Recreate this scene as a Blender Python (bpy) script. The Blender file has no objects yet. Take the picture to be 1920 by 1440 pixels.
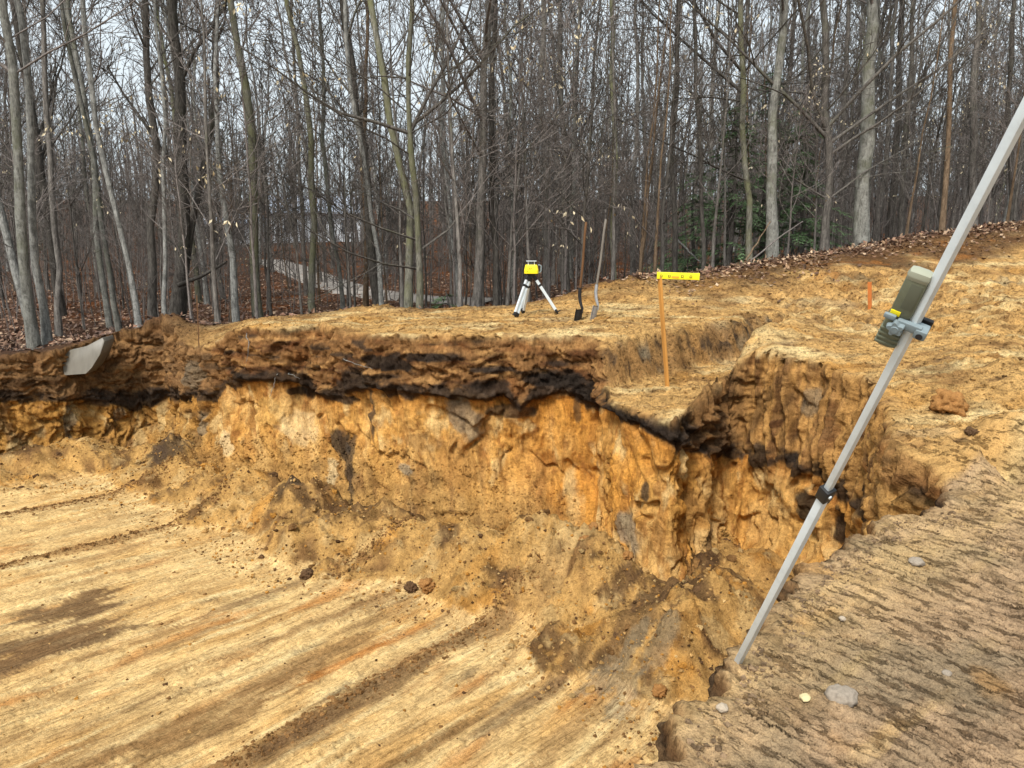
import bpy, math, random
import numpy as np
from mathutils import Vector, Matrix

# ------------------------------------------------------------------ camera, sky, sun, exposure
scene = bpy.context.scene
EYE, PITCH, FPX = 1.6, math.radians(11.5), 1420.0
cam_d = bpy.data.cameras.new('camera'); cam = bpy.data.objects.new('camera', cam_d)
scene.collection.objects.link(cam); scene.camera = cam
cam.location = (0, 0, EYE); cam.rotation_euler = (math.pi/2 - PITCH, 0, 0)
cam_d.sensor_width = 36; cam_d.lens = 36*FPX/1920; cam_d.clip_start = 0.05; cam_d.clip_end = 1000

SUN_EL, SUN_AZ = math.radians(50), math.radians(205)      # azimuth clockwise from +Y: behind the camera, a little left
world = bpy.data.worlds.new('World'); scene.world = world; world.use_nodes = True
wn, wl = world.node_tree.nodes, world.node_tree.links
bg = wn['Background']
sky = wn.new('ShaderNodeTexSky'); sky.sky_type = 'NISHITA'; sky.sun_disc = False
sky.sun_elevation = SUN_EL; sky.sun_rotation = SUN_AZ; sky.dust_density = 4.0; sky.air_density = 1.0
hsv = wn.new('ShaderNodeHueSaturation'); hsv.inputs['Saturation'].default_value = 0.35
wmix = wn.new('ShaderNodeMixRGB'); wmix.inputs[0].default_value = 0.72      # a thin even overcast over the sky
wmix.inputs[2].default_value = (4.25, 4.8, 5.1, 1)
wl.new(sky.outputs[0], hsv.inputs['Color']); wl.new(hsv.outputs[0], wmix.inputs[1]); wl.new(wmix.outputs[0], bg.inputs[0])
bg.inputs[1].default_value = 0.075
sun_d = bpy.data.lights.new('sun', 'SUN'); sun = bpy.data.objects.new('sun', sun_d); scene.collection.objects.link(sun)
sun_d.energy = 1.5; sun_d.angle = math.radians(14); sun_d.color = (1, .96, .9)
sv = Vector((math.sin(SUN_AZ)*math.cos(SUN_EL), math.cos(SUN_AZ)*math.cos(SUN_EL), math.sin(SUN_EL)))
sun.rotation_euler = (-sv).to_track_quat('-Z', 'Y').to_euler()
scene.view_settings.view_transform = 'Standard'; scene.view_settings.look = 'None'
scene.view_settings.exposure = 1.55; scene.view_settings.gamma = 1.0
scene.render.engine = 'CYCLES'
scene.cycles.max_bounces = 5; scene.cycles.diffuse_bounces = 3; scene.cycles.transparent_max_bounces = 4
scene.cycles.use_denoising = True

# ------------------------------------------------------------------ helpers
COL = scene.collection
rng = np.random.default_rng(11)

def ray(px, py):
    a, b = (px-960)/FPX, (720-py)/FPX
    return np.array([a, math.cos(PITCH)+b*math.sin(PITCH), -math.sin(PITCH)+b*math.cos(PITCH)])
def at(px, py, z):
    r = ray(px, py); return np.array([0, 0, EYE]) + r*(z-EYE)/r[2]
def aty(px, py, y):
    r = ray(px, py); return np.array([0, 0, EYE]) + r*y/r[1]
def L(r, g, b, k=1.0):
    c = np.array([r, g, b], float)/255
    return np.where(c <= .04045, c/12.92, ((c+.055)/1.055)**2.4)*k
def sstep(a, b, x):
    t = np.clip((x-a)/(b-a), 0, 1); return t*t*(3-2*t)
def mix(a, b, t):
    return a + (b-a)*np.clip(t, 0, 1)[..., None]

def _h(ix, iy, iz, seed):
    h = (ix.astype(np.uint32)*np.uint32(374761393) + iy.astype(np.uint32)*np.uint32(668265263)
         + iz.astype(np.uint32)*np.uint32(2147483647-5) + np.uint32(seed*974711+13))
    h = (h ^ (h >> np.uint32(13)))*np.uint32(1274126177)
    h = (h ^ (h >> np.uint32(15)))*np.uint32(2246822519)
    return h ^ (h >> np.uint32(16))
def pnoise(x, y, z=None, seed=0):
    """gradient noise, about -1..1"""
    x = np.asarray(x, float); y = np.asarray(y, float)
    three = z is not None
    z = np.asarray(z, float) if three else np.zeros_like(x)
    ix, iy, iz = np.floor(x).astype(np.int64), np.floor(y).astype(np.int64), np.floor(z).astype(np.int64)
    fx, fy, fz = x-ix, y-iy, z-iz
    u, v, w = [f*f*f*(f*(f*6-15)+10) for f in (fx, fy, fz)]
    out = 0
    for dz in ((0, 1) if three else (0,)):
        for dy in (0, 1):
            for dx in (0, 1):
                h = _h(ix+dx, iy+dy, iz+dz, seed)
                gx = (h & np.uint32(1023)).astype(float)/511.5-1
                gy = ((h >> np.uint32(10)) & np.uint32(1023)).astype(float)/511.5-1
                gz = ((h >> np.uint32(20)) & np.uint32(1023)).astype(float)/511.5-1
                d = gx*(fx-dx)+gy*(fy-dy)+(gz*(fz-dz) if three else 0)
                k = (u if dx else 1-u)*(v if dy else 1-v)
                if three: k = k*(w if dz else 1-w)
                out = out+d*k
    return out*1.5
def fbm(x, y, z=None, oct=4, seed=0, gain=.5):
    s, a, f = 0, 1, 1
    for i in range(oct):
        s = s+a*pnoise(x*f, y*f, None if z is None else z*f, seed+i*17); a *= gain; f *= 2.03
    return s
def ridged(x, y, z=None, oct=4, seed=0):
    s, a, f = 0, 1, 1
    for i in range(oct):
        s = s+a*(1-2*np.abs(pnoise(x*f, y*f, None if z is None else z*f, seed+i*17))); a *= .5; f *= 2.03
    return s

def tag(o, label=None, cat=None, group=None, kind=None):
    if label: o['label'] = label
    if cat: o['category'] = cat
    if group: o['group'] = group
    if kind: o['kind'] = kind
    return o
def empty(name, loc=(0, 0, 0), rz=0.0):
    o = bpy.data.objects.new(name, None); COL.objects.link(o)
    o.location = loc; o.rotation_euler = (0, 0, rz); o.empty_display_size = .1
    return o
def link(name, me, parent=None):
    o = bpy.data.objects.new(name, me); COL.objects.link(o)
    if parent is not None: o.parent = parent
    return o
def mesh_from(name, V, F, mat=None, smooth=True, col=None):
    """F: int array Nx4 (a triangle repeats nothing: use Nx3)"""
    V = np.asarray(V, np.float32); F = np.asarray(F, np.int32)
    me = bpy.data.meshes.new(name)
    me.vertices.add(len(V)); me.vertices.foreach_set('co', V.ravel())
    n, k = F.shape
    me.loops.add(n*k); me.loops.foreach_set('vertex_index', F.ravel())
    me.polygons.add(n); me.polygons.foreach_set('loop_start', np.arange(0, n*k, k, dtype=np.int32))
    me.polygons.foreach_set('loop_total', np.full(n, k, np.int32))
    me.update(calc_edges=True)
    me.polygons.foreach_set('use_smooth', np.full(n, smooth))
    if col is not None:
        a = me.color_attributes.new('Col', 'FLOAT_COLOR', 'POINT')
        c = np.ones((len(V), 4), np.float32); c[:, :3] = col
        a.data.foreach_set('color', c.ravel())
    if mat: me.materials.append(mat)
    return me

# ------------------------------------------------------------------ materials
def new_mat(name, rough=.9, spec=.15, metal=0.0):
    m = bpy.data.materials.new(name); m.use_nodes = True
    b = m.node_tree.nodes['Principled BSDF']
    b.inputs['Roughness'].default_value = rough
    b.inputs['Specular IOR Level'].default_value = spec
    b.inputs['Metallic'].default_value = metal
    return m, m.node_tree.nodes, m.node_tree.links, b
def noise_node(N, K, vec, scale, detail=6, rough=.6):
    n = N.new('ShaderNodeTexNoise'); n.inputs['Scale'].default_value = scale
    n.inputs['Detail'].default_value = detail; n.inputs['Roughness'].default_value = rough
    if vec is not None: K.new(vec, n.inputs['Vector'])
    return n
def ramp_node(N, K, fac, stops):
    r = N.new('ShaderNodeValToRGB'); K.new(fac, r.inputs[0])
    while len(r.color_ramp.elements) < len(stops): r.color_ramp.elements.new(.5)
    for e, (p, c) in zip(r.color_ramp.elements, stops):
        e.position = p; e.color = (*c, 1) if len(c) == 3 else c
    return r
def mul_node(N, K, a, b, fac=1.0, mode='MULTIPLY'):
    m = N.new('ShaderNodeMixRGB'); m.blend_type = mode; m.inputs[0].default_value = fac
    K.new(a, m.inputs[1]); K.new(b, m.inputs[2]); return m
def soil_mat(name, streak=None, bump=1.0, dist=.03, sc=(5, 32, 150), amt=(.55, .8, .6), cracks=None, stretch=14.0, drip=0.0):
    m, N, K, b = new_mat(name, .95, .06)
    co = N.new('ShaderNodeTexCoord'); at_ = N.new('ShaderNodeAttribute'); at_.attribute_name = 'Col'
    vec = co.outputs['Object']
    n1 = noise_node(N, K, vec, sc[0], 8, .62); n2 = noise_node(N, K, vec, sc[1], 7, .68); n3 = noise_node(N, K, vec, sc[2], 4, .65)
    r1 = ramp_node(N, K, n1.outputs[0], [(.34, (.6, .58, .55)), (.5, (1.05, 1.05, 1.05)), (.66, (1.4, 1.4, 1.38))])
    r2 = ramp_node(N, K, n2.outputs[0], [(.35, (.30, .27, .24)), (.46, (1.0, 1.0, 1.0)), (.64, (1.5, 1.49, 1.45))])  # soil grain; the dark pits here and below also mimic shading in colour
    r3 = ramp_node(N, K, n3.outputs[0], [(.34, (.34, .32, .29)), (.47, (1, 1, 1)), (.64, (1.45, 1.45, 1.42))])
    c = mul_node(N, K, at_.outputs['Color'], r1.outputs[0], amt[0])
    c = mul_node(N, K, c.outputs[0], r2.outputs[0], amt[1])
    c = mul_node(N, K, c.outputs[0], r3.outputs[0], amt[2])
    def madd(a, k, b_):
        h = N.new('ShaderNodeMath'); h.operation = 'MULTIPLY_ADD'; K.new(a, h.inputs[0]); h.inputs[1].default_value = k; K.new(b_, h.inputs[2]); return h.outputs[0]
    hout = madd(n3.outputs[0], .28, n2.outputs[0]); hout = madd(n1.outputs[0], 1.2, hout)
    if streak is not None:
        mp = N.new('ShaderNodeMapping'); mp.inputs['Rotation'].default_value = (0, 0, -streak)
        mp2 = N.new('ShaderNodeMapping'); mp2.inputs['Scale'].default_value = (1, stretch, 1)
        K.new(vec, mp.inputs[0]); K.new(mp.outputs[0], mp2.inputs[0])
        ns = noise_node(N, K, mp2.outputs[0], 3.2, 9, .72)
        r4 = ramp_node(N, K, ns.outputs[0], [(.34, (.5, .46, .41)), (.47, (1, 1, 1)), (.66, (1.22, 1.24, 1.26))])
        c = mul_node(N, K, c.outputs[0], r4.outputs[0], .9); hout = madd(ns.outputs[0], .9, hout)
        ns2 = noise_node(N, K, mp2.outputs[0], 11, 6, .7)
        r5 = ramp_node(N, K, ns2.outputs[0], [(.35, (.45, .42, .38)), (.46, (1, 1, 1)), (.66, (1.25, 1.26, 1.28))])
        c = mul_node(N, K, c.outputs[0], r5.outputs[0], .75); hout = madd(ns2.outputs[0], .5, hout)
    if drip:
        mp = N.new('ShaderNodeMapping'); mp.inputs['Scale'].default_value = (1, 1, .16); K.new(vec, mp.inputs[0])
        nd = noise_node(N, K, mp.outputs[0], 26, 7, .7)
        r6 = ramp_node(N, K, nd.outputs[0], [(.34, (.5, .46, .42)), (.48, (1, 1, 1)), (.66, (1.3, 1.3, 1.3))])
        c = mul_node(N, K, c.outputs[0], r6.outputs[0], drip); hout = madd(nd.outputs[0], .6, hout)
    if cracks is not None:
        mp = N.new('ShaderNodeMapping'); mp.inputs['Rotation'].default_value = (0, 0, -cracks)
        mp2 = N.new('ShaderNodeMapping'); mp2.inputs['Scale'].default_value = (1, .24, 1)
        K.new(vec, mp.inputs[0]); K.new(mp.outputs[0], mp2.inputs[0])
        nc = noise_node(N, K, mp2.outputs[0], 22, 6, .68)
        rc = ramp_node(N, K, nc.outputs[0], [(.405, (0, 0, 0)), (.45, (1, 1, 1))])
        rd = ramp_node(N, K, nc.outputs[0], [(.395, (.38, .35, .32)), (.44, (1, 1, 1)), (.7, (1.2, 1.2, 1.2))])  # shade inside the cracks, put into the base colour
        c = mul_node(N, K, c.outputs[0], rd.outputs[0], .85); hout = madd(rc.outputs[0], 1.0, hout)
    K.new(c.outputs[0], b.inputs['Base Color'])
    bp = N.new('ShaderNodeBump'); bp.inputs['Strength'].default_value = bump; bp.inputs['Distance'].default_value = dist
    K.new(hout, bp.inputs['Height']); K.new(bp.outputs[0], b.inputs['Normal'])
    return m
M = {}
M['floor'] = soil_mat('scraped_sand', streak=math.radians(44), bump=.7, dist=.02, amt=(.4, .45, .6), stretch=11)
M['wall'] = soil_mat('cut_soil', bump=.9, dist=.035, sc=(6, 26, 90), amt=(.6, .38, .35), drip=.6)
M['ground'] = soil_mat('trampled_soil', bump=1.0, dist=.04, sc=(4, 20, 80), amt=(.6, .9, .5))
M['talus'] = soil_mat('loose_soil', bump=1.0, dist=.04, sc=(5, 30, 110), amt=(.75, .45, .45))
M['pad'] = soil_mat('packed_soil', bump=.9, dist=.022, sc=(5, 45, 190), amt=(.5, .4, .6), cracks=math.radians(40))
M['litter'] = soil_mat('leaf_litter_ground', bump=1.0, dist=.06, sc=(3, 14, 45), amt=(.8, .9, .6))

def plain(name, c, rough=.6, spec=.3, metal=0.0, nscale=None, lo=.8, hi=1.15, bump=0.0, stretch=(1, 1, 1)):
    m, N, K, b = new_mat(name, rough, spec, metal)
    if nscale is None:
        b.inputs['Base Color'].default_value = (*c, 1)
    else:
        co = N.new('ShaderNodeTexCoord'); mp = N.new('ShaderNodeMapping'); mp.inputs['Scale'].default_value = stretch
        K.new(co.outputs['Object'], mp.inputs[0])
        n = noise_node(N, K, mp.outputs[0], nscale, 6, .65)
        c = np.array(c)
        r = ramp_node(N, K, n.outputs[0], [(.3, tuple(c*lo)), (.5, tuple(c)), (.7, tuple(np.minimum(c*hi, .95)))])
        K.new(r.outputs[0], b.inputs['Base Color'])
        if bump:
            bp = N.new('ShaderNodeBump'); bp.inputs['Strength'].default_value = bump; bp.inputs['Distance'].default_value = .01
            K.new(n.outputs[0], bp.inputs['Height']); K.new(bp.outputs[0], b.inputs['Normal'])
    return m
def bark(name, c1, c2, moss=None, mossamt=.0, blotch=None):
    m, N, K, b = new_mat(name, .92, .1)
    co = N.new('ShaderNodeTexCoord'); mp = N.new('ShaderNodeMapping'); mp.inputs['Scale'].default_value = (1, 1, .22)
    K.new(co.outputs['Object'], mp.inputs[0])
    n = noise_node(N, K, mp.outputs[0], 22, 8, .7)
    r = ramp_node(N, K, n.outputs[0], [(.36, tuple(c1)), (.62, tuple(c2))])
    nf = noise_node(N, K, mp.outputs[0], 80, 5, .7); rf = ramp_node(N, K, nf.outputs[0], [(.36, (.5, .5, .5)), (.5, (1, 1, 1)), (.66, (1.25, 1.25, 1.25))])
    out = mul_node(N, K, r.outputs[0], rf.outputs[0], .8).outputs[0]
    if blotch is not None:
        nb = noise_node(N, K, co.outputs['Object'], 7, 8, .72)
        rb = ramp_node(N, K, nb.outputs[0], [(.5, (0, 0, 0)), (.6, (.8, .8, .8))])
        mb = N.new('ShaderNodeMixRGB'); K.new(rb.outputs[0], mb.inputs[0]); K.new(out, mb.inputs[1]); mb.inputs[2].default_value = (*blotch, 1); out = mb.outputs[0]
    if moss is not None:
        nm = noise_node(N, K, co.outputs['Object'], 1.3, 6, .65)
        rm = ramp_node(N, K, nm.outputs[0], [(.62-mossamt*.3, (0, 0, 0)), (.8-mossamt*.3, (1, 1, 1))])
        mm = N.new('ShaderNodeMixRGB'); K.new(rm.outputs[0], mm.inputs[0]); K.new(out, mm.inputs[1]); mm.inputs[2].default_value = (*moss, 1); out = mm.outputs[0]
    oi = N.new('ShaderNodeObjectInfo')
    rr = ramp_node(N, K, oi.outputs['Random'], [(0, (.72, .7, .68)), (1, (1.25, 1.22, 1.2))])
    c = mul_node(N, K, out, rr.outputs[0]); K.new(c.outputs[0], b.inputs['Base Color'])
    bp = N.new('ShaderNodeBump'); bp.inputs['Strength'].default_value = .9; bp.inputs['Distance'].default_value = .03
    K.new(n.outputs[0], bp.inputs['Height']); K.new(bp.outputs[0], b.inputs['Normal'])
    return m
M['beech'] = bark('grey_bark', (.10, .10, .088), (.25, .25, .225), (.115, .122, .075), .4, (.28, .285, .26))
M['dark'] = bark('dark_bark', (.05, .045, .04), (.145, .135, .12), (.085, .09, .06), .25)
M['mossy'] = bark('mossy_bark', (.075, .073, .058), (.21, .205, .17), (.14, .145, .075), .6)
M['pale'] = bark('pale_bark', (.13, .132, .125), (.33, .335, .315), None, 0, (.10, .10, .092))
M['brown'] = bark('brown_bark', (.08, .055, .035), (.20, .145, .095))
M['mid'] = bark('grey_brown_bark', (.08, .074, .067), (.23, .215, .195), (.10, .105, .07), .25)
M['twig'] = bark('twig_bark', (.10, .09, .083), (.225, .2, .185))
M['alu'] = plain('aluminium', (.66, .72, .74), .42, .5, .2, 14, .86, 1.06)
M['black_plastic'] = plain('black_plastic', (.012, .012, .013), .45, .4)
M['yellow'] = plain('yellow_plastic', (.82, .70, .015), .4, .45, 0, 30, .92, 1.05)
M['wood_lath'] = plain('lath_wood', (.50, .235, .055), .75, .2, 0, 9, .75, 1.2, .3, (3, 3, .25))
M['wood_old'] = plain('weathered_handle_wood', (.17, .15, .125), .8, .2, 0, 14, .7, 1.2, .3, (2, 2, .2))
M['wood_brown'] = plain('brown_handle_wood', (.13, .065, .028), .7, .25, 0, 14, .75, 1.25, .3, (2, 2, .2))
M['orange_wood'] = plain('orange_painted_wood', (.50, .16, .04), .8, .2, 0, 14, .75, 1.2)
M['steel_dark'] = plain('blackened_steel', (.03, .03, .032), .5, .4, .5, 25, .6, 1.5)
M['steel'] = plain('worn_steel', (.36, .37, .38), .5, .4, .6, 25, .7, 1.2)
M['olive'] = plain('olive_plastic', (.135, .145, .095), .5, .35, 0, 40, .88, 1.1)
M['olive_light'] = plain('pale_olive_plastic', (.30, .31, .235), .5, .35)
M['grey_plastic'] = plain('grey_plastic', (.19, .235, .25), .5, .35, 0, 30, .85, 1.1)
M['rubber'] = plain('dark_lens', (.02, .02, .022), .25, .5)
M['orange_label'] = plain('orange_label', (.75, .33, .03), .5, .3)
M['ink'] = plain('dark_ink', (.03, .028, .02), .7, .2)

# ------------------------------------------------------------------ the pit edge: stations (top point, toe point, share of the height that stands upright)
FZ = -1.9
def w(x, y, z): return np.array([x, y, z], float)
ST = [  # top, toe (None: set off from the edge by the number that follows), knee, batter
 (w(-15, 9.9, -.3), w(-15, 9.2, FZ), .8, .3), (w(-11, 10.6, -.28), w(-11, 9.9, FZ), .8, .3),
 (at(-120, 688, -.27), at(-120, 905, FZ), .75, .3), (at(0, 672, -.25), at(0, 893, FZ), .75, .3), (at(60, 664, -.22), at(50, 888, FZ), .75, .3),
 (at(100, 660, -.2), at(110, 882, FZ), .75, .3), (at(195, 634, -.1), at(200, 874, FZ), .72, .3), (at(250, 624, -.05), at(250, 872, FZ), .7, .3),
 (at(300, 611, .05), at(285, 885, FZ), .65, .3), (at(345, 640, -.05), at(330, 905, FZ), .6, .3), (at(375, 655, -.1), at(375, 925, FZ), .55, .3),
 (at(408, 645, .0), at(425, 945, FZ), .55, .25), (at(438, 626, .18), at(480, 965, FZ), .55, .2), (at(462, 619, .27), at(535, 982, FZ), .55, .15),
 (at(525, 621, .28), at(572, 1003, FZ), .5, .15), (at(585, 616, .3), at(605, 1025, FZ), .5, .15), (at(637, 624, .3), at(680, 1035, FZ), .5, .15),
 (at(720, 630, .33), at(745, 1045, FZ), .5, .15), (at(800, 633, .34), at(810, 1068, FZ), .5, .15), (at(902, 633, .35), at(900, 1085, FZ), .52, .15),
 (at(1015, 632, .35), at(1000, 1105, FZ), .6, .15), (at(1090, 635, .35), at(1060, 1130, FZ), .68, .15), (at(1126, 640, .33), at(1110, 1165, FZ), .7, .15),
 (at(1142, 690, .1), at(1150, 1188, FZ), .72, .15), (at(1148, 748, -.15), at(1180, 1208, FZ), .72, .15), (at(1200, 776, -.17), at(1215, 1235, FZ), .7, .15),
 (at(1262, 797, -.18), at(1262, 1262, FZ), .68, .15), (at(1310, 747, -.05), at(1310, 1240, FZ), .68, .25), (at(1370, 692, .12), at(1370, 1205, FZ), .72, .3),
 (at(1414, 662, .3), None, .8, .4, .60), (at(1444, 669, .3), None, .8, .4, .62), (at(1475, 676, .29), None, .8, .4, .60), (at(1530, 683, .28), None, .8, .4, .6),
 (at(1595, 704, .25), None, .8, .4, .6), (at(1627, 718, .24), None, .8, .4, .6), (at(1655, 743, .22), None, .8, .4, .55), (at(1672, 770, .2), None, .8, .4, .5),
 (at(1677, 800, .17), None, .8, .4, .45), (at(1672, 837, .13), None, .85, .5, .35), (at(1668, 858, .1), None, .85, .5, .25), (at(1703, 867, .09), None, .85, .5, .2),
 (at(1746, 880, .07), None, .85, .5, .2), (at(1771, 902, .05), None, .85, .5, .2), (at(1776, 930, .03), None, .85, .5, .2), (at(1773, 958, .01), None, .85, .5, .2),
 (at(1738, 968, .0), None, .85, .5, .25), (at(1668, 982, 0), None, .85, .5, .3), (at(1617, 1003, 0), None, .85, .5, .3), (at(1585, 1042, 0), None, .85, .5, .3),
 (at(1535, 1067, 0), None, .85, .5, .3), (at(1484, 1104, 0), None, .85, .5, .3), (at(1431, 1162, 0), None, .85, .5, .3), (at(1383, 1247, 0), None, .85, .5, .3),
 (at(1325, 1321, 0), None, .85, .5, .3), (at(1282, 1353, 0), None, .85, .5, .3), (at(1250, 1438, 0), None, .85, .5, .3),
 (w(.15, 1.35, 0), None, .85, .5, .3), (w(-.5, 1.05, 0), None, .85, .5, .35), (w(-2, .9, 0), None, .85, .5, .4), (w(-6, .7, 0), None, .85, .5, .4), (w(-15, .6, 0), None, .85, .5, .4)]
TOP = np.array([s[0] for s in ST])

# heights of the upper ground: control points, linear radial basis
CP = [tuple(p) for p in TOP]
CP += [tuple(at(*p)) for p in [
 (1900, 1430, .0), (1900, 1200, .0), (1600, 1300, .0), (1450, 1400, .0), (1900, 1000, .02), (1750, 1100, 0), (1910, 868, .05), (1910, 850, .11), (1840, 872, .10), (1845, 887, .04),
 (1800, 800, .16), (1900, 780, .2), (1780, 700, .25), (1900, 720, .33), (1700, 690, .26), (1600, 640, .31), (1750, 620, .34), (1900, 640, .42), (1500, 620, .38),
 (1440, 615, .42), (1560, 590, .42), (1640, 582, .43), (1900, 575, .6),
 (1175, 640, .33), (1250, 612, .36), (1320, 596, .38), (1400, 580, .42), (1470, 570, .46), (1520, 575, .45), (1150, 610, .37),
 (1060, 615, .36), (960, 612, .34), (860, 610, .32), (760, 608, .3), (660, 606, .28), (560, 605, .27), (500, 608, .27), (1100, 600, .36), (1000, 590, .35), (1200, 570, .46), (1300, 545, .6)]]
CP += [tuple(aty(px, py, y)) for px, py, y in [
 (1340, 508, 14), (1450, 488, 14.5), (1600, 468, 15), (1760, 440, 15.5), (1910, 420, 16), (2150, 390, 16), (1230, 527, 13.2), (1120, 548, 13), (1000, 570, 13), (850, 580, 12.7), (700, 585, 12.5), (560, 592, 12.2), (470, 602, 12),
 (1900, 500, 13.5), (1700, 505, 13.3), (1500, 520, 13), (1380, 535, 12.5), (2150, 560, 12), (2200, 800, 7)]]
CP += [(x, y, z) for x, y, z in [(-12, 12, -.35), (-8.5, 12.3, -.4), (-6.6, 13.2, -.35), (-5, 13.6, -.3), (-3.5, 14.2, -.35), (-1.5, 15, -.35), (.5, 15.5, -.25), (2.5, 16, .1), (4.5, 17, .5), (7, 18, .9), (11, 18.5, 1.5),
 (14, 15, 1.7), (14, 10, .6), (8, 4, .1), (8, 0, 0), (3, .5, 0), (0, -1, 0), (-5, -1, 0), (-15, -2, -.1), (14, -3, 0), (-15, 14, -.45), (-20, 8, -.5), (-18, 20, -.6), (-8, 20, -.6), (0, 20, -.55), (5, 21, .1), (10, 22, .7), (18, 22, 1.6),
 (-20, 35, -.5), (-6, 32, -.7), (4, 32, -.3), (14, 35, .4), (26, 34, 1.2), (-30, 60, .3), (0, 60, .3), (30, 60, 1.2), (0, 95, 2.2), (-50, 95, 2.2), (50, 95, 3), (-60, 30, 0), (60, 30, 2), (0, 150, 6), (-90, 150, 6), (90, 150, 7)]]
CP = np.array(CP); CP[:, 2] -= 0
_K = np.sqrt(((CP[:, None, :2]-CP[None, :, :2])**2).sum(-1)+.01)
_W = np.linalg.solve(_K+np.eye(len(CP))*1e-3, CP[:, 2]-.0)
def Gflat(x, y):
    x = np.asarray(x, float); y = np.asarray(y, float)
    out = np.zeros_like(x)
    for (cx, cy, _), k in zip(CP, _W):
        out += k*np.sqrt((x-cx)**2+(y-cy)**2+.01)
    return out
TA, TB = at(1132, 640, .34)[:2], at(1505, 571, .46)[:2]; QA, QB = at(1402, 668, .22)[:2], at(1515, 583, .43)[:2]   # lips of the trench that runs off the pit
def trench(x, y):
    def side(a, b):
        t = b-a; n = np.array([t[1], -t[0]])/np.hypot(*t); return (x-a[0])*n[0]+(y-a[1])*n[1]
    t = TB-TA; u = ((x-TA[0])*t[0]+(y-TA[1])*t[1])/t.dot(t)
    d1 = side(TA, TB)+.07*fbm(x*2.5, y*2.5, seed=401, oct=3)+.03*fbm(x*11, y*11, seed=402, oct=2); d2 = -side(QA, QB)+.06*fbm(x*3, y*3, seed=403, oct=3)
    w1 = .28+.34*np.clip(u, 0, 1)
    m = sstep(0, 1, d1/w1)*sstep(0, .22, d2)*sstep(1.02, .9, u+.06*fbm(x*3, y*3, seed=404))*sstep(-.45, -.3, u)
    zt = -.15+.12*np.clip(u, 0, 1)+.10*np.clip(u-.6, 0, 1)
    return m, zt
def Gbase(x, y):
    x = np.asarray(x, float); y = np.asarray(y, float); g = Gflat(x, y); m, zt = trench(x, y)
    return g+(np.minimum(zt, g)-g)*m
SM = math.radians(40)                                  # the direction the tracks and bucket went over the near pad
def padmask(x, y):                                     # packed near pad: inside (1) or beyond the ledge (0)
    a, b = at(1776, 905, .05), at(1915, 862, .08)
    t = np.array([b[0]-a[0], b[1]-a[1]]); n = np.array([-t[1], t[0]])/np.hypot(*t)
    return sstep(.03, -.05, (x-a[0])*n[0]+(y-a[1])*n[1]+.03*pnoise(x*3, y*3, seed=3))
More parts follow.
